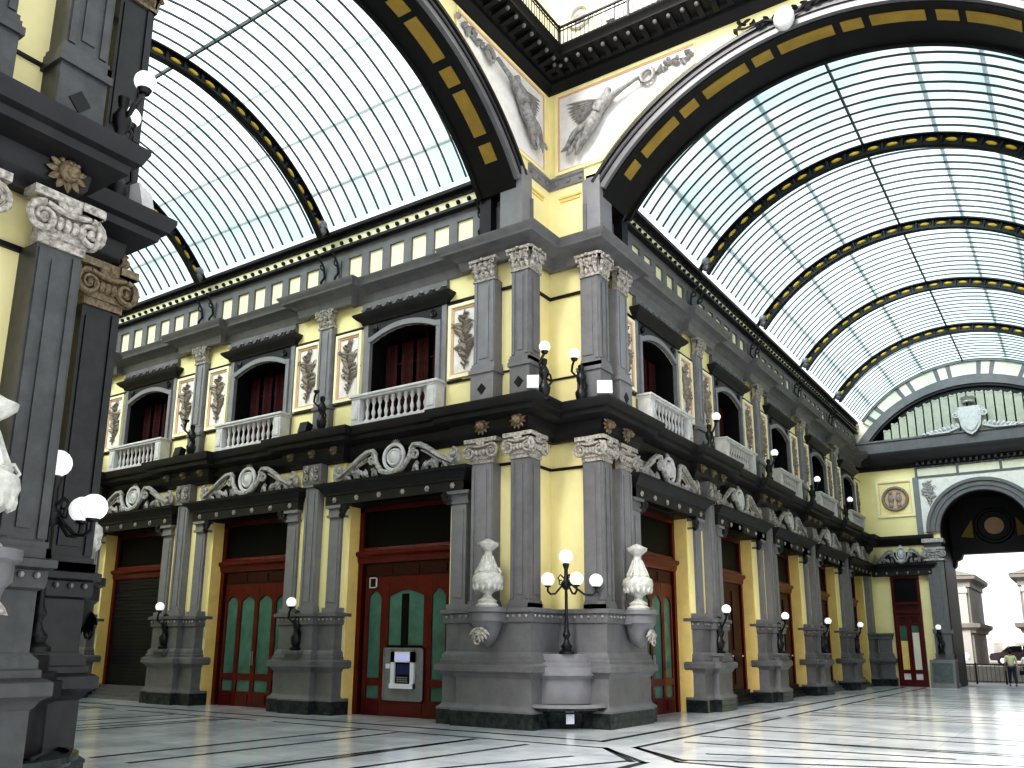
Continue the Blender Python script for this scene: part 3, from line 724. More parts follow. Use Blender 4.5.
# ------------------------------------------------------------------ upper windows
def make_window(name, label, loc, rz):
    t = thing(name, label, 'window', loc, rz); t['kind'] = 'structure'
    N = 14; hw, sz, rise = 1.17, 9.95, .28
    def archz(x, h, r, z): return z+r*(1-(x/h)**2)
    mb = MB()
    for k in (-1, 1):
        x0, x1 = sorted((k*hw, k*(hw+.14))); mb.box(x0, x1, -.12, .05, 7.55, sz); x0, x1 = sorted((k*(hw+.14), k*(hw+.30))); mb.box(x0, x1, -.06, .05, 7.55, 10.55)
    for i in range(N):
        xa, xb = -hw-.14+(2*hw+.28)*i/N, -hw-.14+(2*hw+.28)*(i+1)/N; h = hw+.14
        f = lambda x: sz+rise*(1-min(1, abs(x)/hw)**2)
        mb.extr([(xa, f(xa)), (xb, f(xb)), (xb, f(xb)+.15), (xa, f(xa)+.15)], -.12, .05, 'y')
    mb.build('surround', 'grey_lt', t)
    mb = MB()
    for i in range(N):
        xa, xb = -hw-.14+(2*hw+.28)*i/N, -hw-.14+(2*hw+.28)*(i+1)/N
        mb.extr([(xa, f(xa)+.15), (xb, f(xb)+.15), (xb, 10.56), (xa, 10.56)], -.06, .05, 'y')
    for k in (-1, 1): mb.tube(spiral((k*1.05, 10.33), .10, -.09, 1.3, k), .03, 5)
    mb.build('spandrel', 'grey_dk', t)
    mb = MB(); h = hw+.34; mb.sweep([(-h, .05), (-h, -.10), (h, -.10), (h, .05)], [(-.1, 10.52), (.0, 10.52), (.03, 10.60), (.12, 10.66), (.20, 10.74), (.22, 10.80), (.10, 10.86), (-.1, 10.86)])
    hd = mb.build('hood', 'grey_dk', t)
    mb = MB()
    for i in range(8):
        x = (i-3.5)*.38; mb.tube([(x-.15, -.16, 10.94), (x-.08, -.18, 10.88), (x, -.18, 10.92), (x+.07, -.18, 11.0), (x+.14, -.16, 10.97)], .035, 6)
        mb.ball((x+.18, -.16, 10.98), .035, 6)
    mb.box(-h, h, -.12, .05, 10.84, 11.16); mb.build('scalloped_frieze', 'grey', hd)
    box(-hw-.05, hw+.05, .62, .68, 7.5, 10.3).build('glass', 'glass_dark', t)
    mb = MB()
    for x in (-1.0, -.33, .33, 1.0): mb.box(x-.03, x+.03, .56, .62, 7.5, 10.25)
    mb.box(-hw, hw, .56, .62, 9.4, 9.46); mb.build('sash_frame', 'black_and_shade', t)
    mb = MB()
    for cx in (-.90, -.32, .22, .80):
        pts = []; M = 12
        for i in range(M+1): pts.append((cx-.22+.44*i/M, .52+.03*math.sin(i*1.9)))
        for i in range(M):
            (xa, ya), (xb, yb) = pts[i], pts[i+1]; mb.add([(xa, ya, 7.5), (xb, yb, 7.5), (xb, yb, 10.0), (xa, ya, 10.0)], [(0, 1, 2, 3)])
    mb.build('curtain', 'curtain' if True else '', t)
    return t
def make_balus(label, loc, rz):
    t = thing('balustrade', label, 'balustrade', loc, rz); hw = 1.46
    mb = MB(); mb.box(-hw, hw, -.42, .0, 7.47, 7.60); mb.build('base_rail', 'white_grey', t)
    mb = MB(); mb.box(-hw-.06, hw+.06, -.48, .0, 8.30, 8.36); mb.box(-hw-.02, hw+.02, -.44, 0, 8.24, 8.30); mb.build('hand_rail', 'white_grey', t)
    for k in (-1, 1):
        x0, x1 = sorted((k*(hw-.30), k*hw)); mb = MB(); mb.box(x0, x1, -.42, -.05, 7.6, 8.24); mb.box(x0+.05, x1-.05, -.44, -.42, 7.68, 8.16); mb.build('end_pier', 'white_grey', t)
    bal = None
    for i in range(10):
        x = (i-4.5)*.225
        if bal is None:
            bal = MB().lathe([(.04, 0), (.07, 0), (.07, .05), (.03, .09), (.055, .20), (.06, .26), (.032, .34), (.028, .44), (.055, .50), (.065, .58), (.065, .64), (.04, .64)], seg=8).build('baluster', 'white_grey', t, loc=(x, -.26, 7.6))
        else:
            o = bal.copy(); COL.objects.link(o); o.parent = t; o.location = (x, -.26, 7.6)
    return t
def make_panel(label, loc, rz, seed):
    t = thing('relief_panel', label, 'relief', loc, rz); w, z0, z1 = 1.0, 8.40, 10.42
    def fr(a, y0, y1, th):
        mb = MB(); h = w/2-a; mb.box(-h, -h+th, y0, y1, z0+a, z1-a); mb.box(h-th, h, y0, y1, z0+a, z1-a); mb.box(-h+th, h-th, y0, y1, z0+a, z0+a+th); mb.box(-h+th, h-th, y0, y1, z1-a-th, z1-a); return mb
    fr(0, -.09, .02, .085).build('outer_border', 'yellow_pale', t); fr(.085, -.05, .02, .06).build('inner_border', 'pinkish', t)
    box(-w/2+.14, w/2-.14, -.02, .02, z0+.14, z1-.14).build('ground', 'stucco_white', t)
    mb = MB(); foliage(mb, 0, -.03, z0+.22, z1-.20, .74, random.Random(seed), 1.5, .12); mb.build('ornament', 'bronze_relief', t)
    return t
def make_upil(label, loc, rz):
    t = thing('upper_pilaster', label, 'pilaster', loc, rz)
    mb = MB(); pil_shaft(mb, -.27, .27, -.16, .05, 8.35, 10.72); mb.build('shaft', 'grey_lt', t)
    mb = MB(); mb.box(-.31, .31, -.20, .05, 7.45, 8.25); mb.box(-.35, .35, -.24, .05, 8.25, 8.35); mb.build('base', 'grey', t)
    mb = MB(); corinth(mb, 0, -.16, 10.72, .54, .5); mb.build('capital', 'capital_stone', t)
    mb = MB(); mb.extr([(-.1, 7.85), (0, 7.74), (.1, 7.85), (0, 7.96)], -.215, -.195, 'y'); mb.build('diamond_inset', 'black_and_shade', t)
    return t
win0 = bal0 = upil0 = None; pans = []; wi = 1
for side, n in (('L', 4), ('R', 5)):
    w = 'left' if side == 'L' else 'right'
    for k, c in enumerate(bays(n)):
        loc, rz = place(side, c); lab = 'dark upper window with red curtains, %s from the corner on the %s facade' % (ORD[k], w)
        if win0 is None: win0 = make_window('window_1', lab, loc, rz)
        else:
            o = dup(win0, loc, rz, lab); wi += 1; o.name = 'window_%d' % wi
            if side == 'R':
                for ch in o.children:
                    if ch.name.startswith('curtain'):
                        ch.data = ch.data if k > 90 else ch.data
        lab = 'white stone balustrade below the %s upper window of the %s facade' % (ORD[k], w)
        if bal0 is None: bal0 = make_balus(lab, loc, rz)
        else: dup(bal0, loc, rz, lab)
        for j, ds in enumerate((-2.06, 2.04)):
            loc, rz = place(side, c+ds); lab = 'foliage relief panel on the %s side of the %s upper window, %s facade' % ('near' if j == 0 else 'far', ORD[k], w)
            if len(pans) < 2: pans.append(make_panel(lab, loc, rz, 11+len(pans)*5))
            else: dup(pans[(j+k) % 2], loc, rz, lab)
    for k in range(1, n+1):
        if side == 'R' and k == 5: continue
        loc, rz = place(side, B0+B*k); lab = 'grey upper pilaster between the %s and %s windows of the %s facade' % (ORD[k-1], ORD[k], w)
        if upil0 is None: upil0 = make_upil(lab, loc, rz)
        else: dup(upil0, loc, rz, lab)
# thin mouldings across upper walls
mb = MB()
for n, sd in ((4, 'L'), (5, 'R')):
    rng = [B0+.9]+[x for c in bays(n) for x in (c-1.5, c+1.5)]+[(-XEND if sd == 'L' else YEND)]
    for a, b in zip(rng[::2], rng[1::2]):
        for z in (8.32, 10.46):
            if sd == 'L': mb.box(-b, -a, -W-.05, -W+.02, z, z+.05)
            else: mb.box(W-.02, W+.05, a, b, z, z+.05)
struct(mb.build('trim_upper_string', 'black_and_shade'), 'thin dark string mouldings across the yellow upper walls', 'moulding')

# ------------------------------------------------------------------ attic
def attic(side, n, end):
    mb = MB(); s0 = -.0
    def bx(a, b, d0, d1, z0, z1):
        if side == 'L': mb.box(-b, -a, -W-d1, -W-d0, z0, z1)
        else: mb.box(W+d0, W+d1, a, b, z0, z1)
    bx(0, end, -.12, .02, 11.82, 12.08); bx(0, end, -.12, .02, 12.82, 13.1)
    mb.use('grey'); edges = []
    for k in range(n+1):
        c = B0+B*k; bx(c-.35, min(end, c+.35), -.12, .06, 12.08, 12.82)
        if k < n:
            g = (B-.7-6*.52)/7
            for i in range(7):
                a = c+.35+i*(.52+g); bx(a, a+g, -.12, .02, 12.08, 12.82)
            for i in range(6):
                a = c+.35+g+i*(.52+g)
    bx(-.2, B0-.35, -.12, -.02, 12.08, 12.82)
    mb.use('grey_dk')
    bx(0, end, -.12, .20, 13.10, 13.18); bx(0, end, -.12, .12, 13.5, 13.62); bx(0, end, -.12, .26, 13.62, 13.72)
    mb.use('yellow_pale'); bx(0, end, -.12, .06, 13.18, 13.5); mb.use('black_and_shade')
    s = .25
    while s < end:
        (x, y, z), _ = place(side, s, .10, 13.34); mb.ball((x, y, z), .065, 6); s += .36
        (x, y, z), _ = place(side, s-.18, .14, 13.52); mb.ball((x, y, z), .04, 5)
    o = mb.build('trim_%s_attic' % ('left' if side == 'L' else 'right'), recalc=False)
    mb.mats
    struct(o, 'grey attic band with yellow square recesses under the glass roof, %s gallery' % ('left' if side == 'L' else 'right'), 'attic')
def fixattic():
    pass
MB_box_default = None
for a in (('L', 4, -XEND), ('R', 5, YEND)):
    # first material must be grey
    _u = MB.__init__
    def _init(s): _u(s); s.use('grey')
    MB.__init__ = _init
    attic(*a); MB.__init__ = _u
# iron hooks on attic at each pier
hook0 = None
for side, n in (('L', 4), ('R', 5)):
    for k in range(0, n+1):
        for j, ds in enumerate((-.28, .28)):
            if (k == 0 and j == 0) or (k == 5): continue
            loc, rz = place(side, B0+B*k+ds, .04); w = 'left' if side == 'L' else 'right'
            lab = 'black scrolled iron bracket on the attic above the %s of the %s facade' % ('corner pilaster' if k == 0 else ORD[k-1]+' upper pilaster', w)
            gp = 'attic brackets %d %s' % (k, w) if False else 'pair of iron brackets above the %s of the %s facade' % ('corner pilaster' if k == 0 else ORD[k-1]+' upper pilaster', w)
            if hook0 is None:
                hook0 = thing('iron_bracket', lab, 'bracket', loc, rz, gp)
                mb = MB(); mb.tube([(0, -.02, 11.95), (0, -.14, 12.05), (0, -.18, 12.2), (0, -.06, 12.4), (0, -.10, 12.7), (0, -.28, 12.92), (0, -.36, 13.05)], .035, 6)
                mb.tube([(0, -.10, 12.6), (0, -.22, 12.62), (0, -.24, 12.72), (0, -.16, 12.76)], .022, 5); mb.build('scroll', 'iron', hook0)
                MB().ball((0, -.06, 12.0), .08, 8).build('boss', 'iron', hook0)
            else: dup(hook0, loc, rz, lab, gp)

# ------------------------------------------------------------------ vaults
RC, RR_ = (XC, 9.80), 6.40
A0 = math.asin((13.72-9.80)/RR_)
def vault(name, lab, y0, y1, rz, gm='roof_glass'):
    """glass barrel vault along local +Y; x across centred on XC. rz=90 turns it along -X with the mirrored offset"""
    mb = MB(); N = 28
    mb.use(gm); R = RR_+.12
    vs = []
    for i in range(N+1):
        a = A0+(PI-2*A0)*i/N; vs += [(XC+R*math.cos(a), y0, RC[1]+R*math.sin(a)), (XC+R*math.cos(a), y1, RC[1]+R*math.sin(a))]
    mb.add(vs, [(2*i, 2*i+1, 2*i+3, 2*i+2) for i in range(N)])
    mb.use('rib_rail'); L = y1-y0; nb = int(round(L/.44))
    for i in range(nb+1):
        y = y0+L*i/nb; mb.arc(XC, RC[1], RR_+.05, RR_+.10, A0, PI-A0, N, y-.014, y+.014)
    mb.box(XC-.025, XC+.025, y0, y1, RC[1]+RR_+.0, RC[1]+RR_+.10)
    for q in (.17, .42, .68):
        for a in (A0+q*(PI/2-A0)*1.0, PI-A0-q*(PI/2-A0)):
            x, z = XC+(RR_+.26)*math.cos(a), RC[1]+(RR_+.26)*math.sin(a); mb.use('purlin').box(x-.05, x+.05, y0, y1, z-.04, z+.04)
    o = mb.build(name, rz=rz, recalc=False)
    return struct(o, lab, 'glass roof')
vault('ceiling_right', 'curved glass and iron barrel roof over the right gallery', 1.5, YEND, 0, 'roof_glass_blue')
o = vault('ceiling_left', 'curved glass and iron barrel roof over the left gallery', 1.12, -XEND, R90)
# rotate +90: local (x,y)->(-y,x): need world y=-x_local -> mirror across
for v in o.data.vertices: v.co.x = -v.co.x
def make_rib(label, loc, rz):
    t = thing('roof_rib', label, 'roof rib', loc, rz)
    mb = MB().use('iron'); N = 40
    mb.arc(0, RC[1], RR_-.02, RR_+.02, A0-.03, PI-A0+.03, N, -.12, .12); mb.arc(0, RC[1], RR_-.34, RR_-.29, A0-.03, PI-A0+.03, N, -.10, .10)
    n = 22
    for i in range(n+1):
        a = A0+(PI-2*A0)*i/n; c, s = math.cos(a), math.sin(a)
        mb.tube([(c*(RR_-.3), 0, RC[1]+s*(RR_-.3)), (c*RR_, 0, RC[1]+s*RR_)], .07, 6)
    mb.arc(0, RC[1], RR_-.30, RR_+.02, A0, PI-A0, N, -.02, .02)
    mb.use('gold_paint')
    for i in range(n):
        a = A0+(PI-2*A0)*(i+.5)/n; c, s = math.cos(a), math.sin(a)
        rot = Matrix.Rotation(-(a-PI/2), 3, 'Y')
        mb.ball((c*(RR_-.155), 0, RC[1]+s*(RR_-.155)), 1, 12, (.165, .075, .065), rot)
    mb.build('truss', None, t)
    for k in (-1, 1):
        mb = MB(); x = k*RR_*math.cos(A0); mb.ball((x-k*.12, 0, 13.80), .17, 12); mb.lathe([(0, -.25), (.10, -.2), (.16, -.1), (.08, 0)], (x-k*.12, 0, 13.72), 12); mb.build('foot_boss', 'metal', t)
    return t
rib0 = None
for side, n in (('R', 4), ('L', 3)):
    for k in range(1, n+1):
        s = B0+B*k
        loc, rz = ((XC, s, 0), 0) if side == 'R' else ((-s, -XC, 0), R90)
        lab = '%s iron arch rib with yellow lozenges under the %s gallery roof, counting from the corner' % (ORD[k-1], 'right' if side == 'R' else 'left')
        if rib0 is None: rib0 = make_rib(lab, loc, rz)
        else: dup(rib0, loc, rz, lab)

# ------------------------------------------------------------------ great arches of the crossing
AZ, AR = 9.33, 6.75
def great_arch(label, rz, mir, kind):
    t = thing('great_arch', label, 'arch', (0, 0, 0), rz); cx = -XC if mir else XC
    aa = math.asin((13.40-AZ)/AR)
    mb = MB(); mb.arc(cx, AZ, AR-.38, AR-.05, aa, PI-aa, 48, -.10, .30); mb.build('archivolt', 'grey', t)
    mb = MB(); mb.arc(cx, AZ, AR-.22, AR-.16, aa, PI-aa, 48, -.14, -.05); mb.arc(cx, AZ, AR-.06, AR+.03, aa, PI-aa, 48, -.17, .1); mb.build('outer_moulding', 'grey_dk', t)
    DD = 1.18 if mir else 1.55
    mb = MB(); mb.arc(cx, AZ, AR-.42, AR-.05, aa-.03, PI-aa+.03, 48, .02, DD); mb.arc(cx, AZ, AR-.48, AR-.05, aa-.03, PI-aa+.03, 48, DD-.12, DD); mb.build('soffit', 'black_and_shade', t)
    Rs = AR-.42; u = 1/Rs
    def pan(c0, L):
        mb = MB(); mb.arc(cx, AZ, Rs-.025, Rs+.02, PI/2+(c0-L/2)*u, PI/2+(c0+L/2)*u, 6, .26, .62); return mb.build('soffit_panel', 'ochre_dk', t)
    pan(0, 1.25)
    for k in (-1, 1):
        for i in range(3):
            pan(k*(1.03+2.0*i), .46)
            if i < 2: pan(k*(2.0+2.0*i), 1.15)
    for k in (-1, 1):   # springing strips on the wall corner
        xa = XC-k*(XC-W) if True else 0
        x0, x1 = (W-.02, W+.36) if k == 1 else (2*XC-W-.36, 2*XC-W+.02)
        if mir: x0, x1 = -x1, -x0
        mb = MB(); mb.box(x0, x1, -.16, .5, 11.84, 13.55)
        if k == 1: q0, q1 = (W-.16, W) if not mir else (-W, -W+.16); mb.box(q0, q1, -.12, .5, 11.84, 13.55)
        mb.build('springing_pilaster', 'grey_lt', t)
        y0, y1 = .5, DD; mb = MB(); xx0, xx1 = (W, W+.30) if k == 1 else (2*XC-W-.3, 2*XC-W)
        if mir: xx0, xx1 = -xx1, -xx0
        mb.box(xx0, xx1, DD-.35, DD, 11.84, 13.6); mb.box(xx0, xx1, y0, y1, 13.0, 13.6); mb.build('inner_pier', 'black_and_shade', t)
    return t
great_arch('great black and ochre arch opening from the crossing into the right gallery', 0, False, 'R')
great_arch('great black and ochre arch opening from the crossing into the left gallery', R90, True, 'L')
# keystone globe ornament
ks = thing('keystone_ornament', 'white oval globe in gilt black scrollwork hanging at the crown of the right great arch', 'ornament', (XC-.28, -.30, 15.82))
MB().ball((0, 0, 0), .24, 20, (1, .8, 1.25)).build('globe', 'white_grey', ks)
mb = MB()
for k in (-1, 1):
    for i in range(14):
        mb.leaf((k*(.22+.075*i), .12, .18+.012*i+random.uniform(-.08, .08)), .20, .10, .08, random.uniform(0, 2*PI))
    mb.tube([(k*.2, .1, .1), (k*.5, .1, .25), (k*.9, .1, .22), (k*1.2, .1, .30)], .03, 5)
mb.build('scrollwork', 'grey_dk', ks)

# spandrel panels and angels
def skin_body(name, chain, mt, parent, sc=(1, 1, 1)):
    """one continuous figure from joint edges with radii: chain = (verts, edges)"""
    vs, es = chain; me = bpy.data.meshes.new(name); me.from_pydata([v[:3] for v in vs], es, [])
    o = bpy.data.objects.new(name, me); COL.objects.link(o); o.parent = parent; me.materials.append(MATS[mt])
    sk = o.modifiers.new('skin', 'SKIN'); sk.use_smooth_shade = True; o.modifiers.new('sub', 'SUBSURF').levels = 1; o.modifiers['sub'].render_levels = 1
    if not me.skin_vertices: bpy.context.view_layer.update()
    lay = me.skin_vertices[0].data if me.skin_vertices else None
    if lay is None:
        bm = bmesh.new(); bm.from_mesh(me); bm.verts.layers.skin.verify(); bm.to_mesh(me); bm.free(); lay = me.skin_vertices[0].data
    for i, v in enumerate(vs): lay[i].radius = (v[3], v[3]); lay[i].use_root = (i == 0)
    return o
def spandrel(rz, mir, which):
    k = -1 if mir else 1
    t = thing('triangular_plaque', 'white triangular spandrel panel with yellow border on the %s crossing wall' % which, 'panel', (0, 0, 0), rz)
    # outline: vertical near crease, top edge, curved lower edge following the arch
    def outline(ins):
        pts = [(.22+ins, 16.42-ins), (.22+ins, 13.98+ins)]
        R = AR+.16+ins; a = math.acos(max(-1, (XC-(.22+ins))/R)) if XC-(.22+ins) < R else 0
        a_s = max(math.asin((13.98+ins-AZ)/R), 0); a_e = math.asin(min(.999, (16.42-ins-.10-AZ)/R)) if R > 16.42-ins-.1-AZ else PI/2
        a_e = min(a_e, 1.20)
        for i in range(15):
            aa = a_s+(a_e-a_s)*i/14; pts.append((XC-R*math.cos(aa), AZ+R*math.sin(aa)))
        pts.append((pts[-1][0], 16.42-ins)); return pts
    def ring(o1, o2, y, mt, nm):
        mb = MB(); n = len(o1); vs = [(k*p[0], y, p[1]) for p in o1]+[(k*p[0], y, p[1]) for p in o2]+[(k*p[0], .02, p[1]) for p in o1]+[(k*p[0], .02, p[1]) for p in o2]
        fs = []
        for i in range(n):
            j = (i+1) % n; fs += [(i, j, n+j, n+i), (i, j, 2*n+j, 2*n+i), (n+i, n+j, 3*n+j, 3*n+i)]
        mb.add(vs, fs).build(nm, mt, t)
    a, b, c = outline(0), outline(.08), outline(.13)
    ring(a, b, -.06, 'yellow', 'border'); ring(b, c, -.04, 'pinkish', 'inner_border')
    mb = MB(); n = len(c); mb.add([(k*p[0], -.02, p[1]) for p in c], [tuple(range(n))]); mb.build('ground', 'stucco_white', t, recalc=False)
    g = thing('angel_relief', 'carved winged figure holding out a wreath on the %s spandrel' % which, 'relief', (0, 0, 0), rz)
    y = -.15
    J = [(1.46, y, 15.18, .19), (1.64, y-.03, 15.36, .14), (1.80, y-.04, 15.56, .17), (1.88, y-.04, 15.76, .065), (1.95, y-.08, 15.92, .135),
         (1.98, y-.06, 15.60, .10), (2.30, y-.06, 15.72, .07), (2.66, y-.05, 15.84, .055), (2.80, y-.05, 15.88, .055),
         (1.62, y-.08, 15.60, .09), (1.52, y-.14, 15.38, .065), (1.74, y-.18, 15.24, .05),
         (1.26, y-.04, 15.06, .16), (.90, y-.06, 14.92, .11), (.72, y-.03, 14.72, .075), (.58, y, 14.56, .055),
         (1.42, y-.10, 14.98, .15), (1.24, y-.10, 14.70, .11), (1.02, y-.02, 14.50, .07), (.88, y, 14.34, .055)]
    E_ = [(0, 1), (1, 2), (2, 3), (3, 4), (2, 5), (5, 6), (6, 7), (7, 8), (2, 9), (9, 10), (10, 11), (0, 12), (12, 13), (13, 14), (14, 15), (0, 16), (16, 17), (17, 18), (18, 19)]
    skin_body('figure', ([(k*a_, b_, c_, r) for a_, b_, c_, r in J], E_), 'angel_stone', g)
    rnd = random.Random(5); mb = MB()
    for i in range(9):
        ang = PI-.22+i*.085; mb.leaf((k*(1.66-.03*i), -.10, 15.72-.03*i), 1.08-.07*i, .14, .08, ang if not mir else PI-ang)
    mb.build('wing', 'angel_stone', g)
    mb = MB()
    for i in range(13):
        f = i/12; x, z = 1.50-.75*f+rnd.uniform(-.08, .08), 15.08-.55*f+rnd.uniform(-.08, .08); ang = PI*1.25+rnd.uniform(-.5, .5)
        mb.leaf((k*x, -.20-.06*rnd.random(), z), rnd.uniform(.22, .42), .13, .08, ang if not mir else PI-ang)
    mb.build('drapery', 'angel_stone', g)
    mb = MB(); mb.tube([(k*(2.98+.17*math.cos(q*PI/10)), -.12, 15.88+.17*math.sin(q*PI/10)) for q in range(21)], .055, 6, caps=False)
    for q in range(16): a_ = q*PI/8; mb.leaf((k*(2.98+.17*math.cos(a_)), -.10, 15.88+.17*math.sin(a_)), .10, .06, .06, a_+.6)
    mb.build('wreath', 'angel_stone', g)
    mb = MB()
    for q in range(22):
        f = q/21; mb.leaf((k*(3.22+.95*f), -.05, 15.95+.16*f+rnd.uniform(-.10, .06)), rnd.uniform(.16, .26)*(1-.3*f), .12, .09, rnd.uniform(0, 2*PI))
    mb.build('garland', 'angel_stone', g)
spandrel(0, False, 'north'); spandrel(R90, True, 'west')
# frieze band with bosses under the spandrel and small hooks on the notch
mb = MB(); fp = [(0, -W+.16), (0, 0), (W-.16, 0)]
mb.use('grey_lt').sweep(fp, [(0, 13.60), (.04, 13.60), (.05, 13.64), (.05, 13.82), (.09, 13.86), (.09, 13.92), (0, 13.94)])
for t in (.25, .62, .98): mb.ball((.07, -t, 13.73), .05, 8); mb.ball((t, -.07, 13.73), .05, 8)
struct(mb.build('trim_spandrel_band', None), 'small grey studded band under the spandrels at the corner recess', 'moulding')
mb = MB().use('ochre')
for (u0, u1) in ((.30, .98),):
    mb.box(u0, u1, -.04, .0, 13.28, 13.33); mb.box(u0+.05, u1-.05, -.03, 0, 13.18, 13.23); mb.box(-.0, .04, -u1, -u0, 13.28, 13.33); mb.box(0, .03, -u1+.05, -u0-.05, 13.18, 13.23)
struct(mb.build('trim_recess_panel'), 'faint raised ochre mouldings high in the yellow corner recess', 'moulding')

# ------------------------------------------------------------------ crossing main cornice, railing, drum wall
XP = [(0, -S), (0, 0), (S, 0)]
XCOR = [(-.1, 16.50), (.05, 16.50), (.10, 16.58), (.22, 16.66), (.24, 16.76), (.34, 16.80), (.36, 16.86), (.86, 16.90), (.88, 16.98), (.95, 17.04), (.97, 17.10), (-.1, 17.12)]
mb = MB().use('black_and_shade').sweep(XP, XCOR)
struct(mb.build('trim_crossing_cornice'), 'deep black bracketed cornice round the top of the crossing', 'cornice')
mod0 = None
for wall in 'NW':
    for i in range(17):
        s = .62+.36*i
        if s > 6.4: continue
        loc, rz = ((s, -.30, 0), 0) if wall == 'N' else ((.30, -s, 0), R90)
        lab = 'dark cornice bracket in the row under the crossing balcony, %s wall' % ('north' if wall == 'N' else 'west'); gp = 'cornice brackets on the %s crossing wall' % ('north' if wall == 'N' else 'west')
        if mod0 is None:
            mod0 = thing('cornice_bracket', lab, 'bracket', loc, rz, gp)
            mb = MB(); mb.extr([(0, 16.72), (-.22, 16.76), (-.42, 16.82), (-.5, 16.90), (0, 16.90)], -.07, .07, 'x'); mb.build('body', 'black_and_shade', mod0)
            mb = MB(); mb.ball((0, -.44, 16.80), .06, 8); mb.build('drop', 'grey', mod0)
        else: dup(mod0, loc, rz, lab, gp)
rail = thing('balcony_railing', 'thin iron railing of close uprights round the crossing balcony', 'railing')
rp = [(.84, -S+.84), (.84, -.84), (S-.84, -.84)]
mb = MB(); mb.sweep(rp, [(-.02, 17.74), (.03, 17.74), (.03, 17.79), (-.02, 17.79)]); mb.sweep(rp, [(-.015, 17.64), (.015, 17.64), (.015, 17.66), (-.015, 17.66)]); mb.sweep(rp, [(-.02, 17.16), (.02, 17.16), (.02, 17.19), (-.02, 17.19)]); mb.build('rails', 'iron', rail)
mb = MB()
for i in range(95):
    s = .84+.125*i; mb.box(s-.008, s+.008, -.848, -.832, 17.1, 17.76); mb.box(.832, .848, -s-.008, -s+.008, 17.1, 17.76)
o = mb.build('balusters', 'iron', rail); o['kind'] = 'stuff'
for i in range(6):
    for ax in (0, 1):
        s = .84+2.0*i
        if i == 0 and ax: continue
        mb = MB(); mb.box(s-.03, s+.03, -.87, -.81, 17.1, 17.84) if not ax else mb.box(.81, .87, -s-.03, -s+.03, 17.1, 17.84); mb.build('post', 'iron', rail)
# drum walls
mb = MB().use('yellow_pale')
mb.box(-.35, S, -.0, .35, 17.1, 23); mb.box(-.35, 0, -S, 0, 17.1, 23)
struct(mb.build('wall_drum'), 'yellow upper wall behind the crossing balcony')
mb = MB().use('grey')
mb.sweep([(0, -S), (0, 0), (S, 0)], [(0, 17.12), (.06, 17.12), (.06, 17.9), (.10, 17.94), (0, 17.98)])
struct(mb.build('trim_drum_base'), 'grey base moulding of the wall behind the crossing balcony', 'moulding')
wn = wi+1
for i, (ax, s) in enumerate((('N', 2.7), ('W', 2.7), ('N', 6.2), ('W', 6.2))):
    loc, rz = ((s, 0, 0), 0) if ax == 'N' else ((0, -s, 0), R90)
    t = thing('window_%d' % (wn+i), 'pale framed window behind the balcony railing, %s of the corner on the %s wall' % ('nearer' if s < 3 else 'farther', 'north' if ax == 'N' else 'west'), 'window', loc, rz); t['kind'] = 'structure'
    mb = MB(); mb.box(-.85, -.6, -.14, .05, 18.0, 21); mb.box(.6, .85, -.14, .05, 18.0, 21); mb.build('frame', 'stucco_white', t); box(-.6, .6, -.04, .02, 18, 21).build('glass', 'roof_glass' if False else 'white_grey', t)
t = thing('drum_relief', 'small round white relief on the yellow wall above the balcony corner', 'relief', (0, 0, 0))
mb = MB(); mb.tube([(1.0+.32*math.cos(q*PI/10), -.05, 18.6+.32*math.sin(q*PI/10)) for q in range(21)], .06, 6, caps=False); mb.build('ring', 'stucco_white', t)
mb = MB(); mb.ball((1.0, -.04, 18.6), .2, 10, (1, .4, 1)); mb.build('centre', 'stone_relief', t)

# ------------------------------------------------------------------ upper bracket lamps
def globe_lamp(name, label, loc, rz, lit=True, arm=True, gp=None):
    t = thing(name, label, 'lamp', loc, rz, gp)
    mb = MB(); mb.lathe([(0, 0), (.15, 0), (.16, .05), (.09, .10), (.13, .20), (.15, .32), (.08, .44), (.06, .52), (.11, .62), (.12, .72), (.07, .82), (.05, .86), (.07, .92), (.075, 1.0), (0, 1.05)], seg=12); mb.build('figure_stem', 'iron', t)
    mb = MB(); mb.tube([(.0, -.04, .80), (-.07, -.12, .74), (-.12, -.20, .84), (-.06, -.24, .98), (0, -.24, 1.08)], .03, 6)
    mb.tube([(.04, -.02, .72), (.14, -.08, .6), (.18, -.02, .46), (.12, .02, .38)], .025, 5); mb.lathe([(0, 1.06), (.06, 1.07), (.09, 1.13), (0, 1.14)], (0, -.24, 0), 10)
    mb.build('arm', 'iron', t)
    if lit: MB().ball((0, -.24, 1.24), .135, 16).build('globe', 'globe', t)
    return t
gl0 = {}
for side, n in (('L', 4), ('R', 4)):
    w = 'left' if side == 'L' else 'right'
    for k in range(1, n+1):
        loc, rz = place(side, B0+B*k, .50, 1.60); loc = (loc[0]-(.12 if side == 'L' else 0), loc[1]-(.25 if side == 'R' else 0), loc[2])
        lab = 'black bracket lamp with white globe on the %s pier of the %s facade' % (ORD[k-1], w)
        if 'g' not in gl0:
            gl0['g'] = globe_lamp('bracket_lamp', lab, loc, rz)
        else: dup(gl0['g'], loc, rz, lab)
        loc, rz = place(side, B0+B*k-.42, .55, 7.46)
        if side == 'L':
            lab = 'black unlit bracket figure on the cornice before the %s upper pilaster, left facade' % ORD[k-1]
            if 'u' not in gl0:
                gl0['u'] = globe_lamp('bracket_figure', lab, loc, rz, False)
            else: dup(gl0['u'], loc, rz, lab)
        else:
            o = dup(gl0['g'], (loc[0], loc[1], 7.30), rz, 'white globe lamp on the cornice before the %s upper pilaster, right facade' % ORD[k-1])
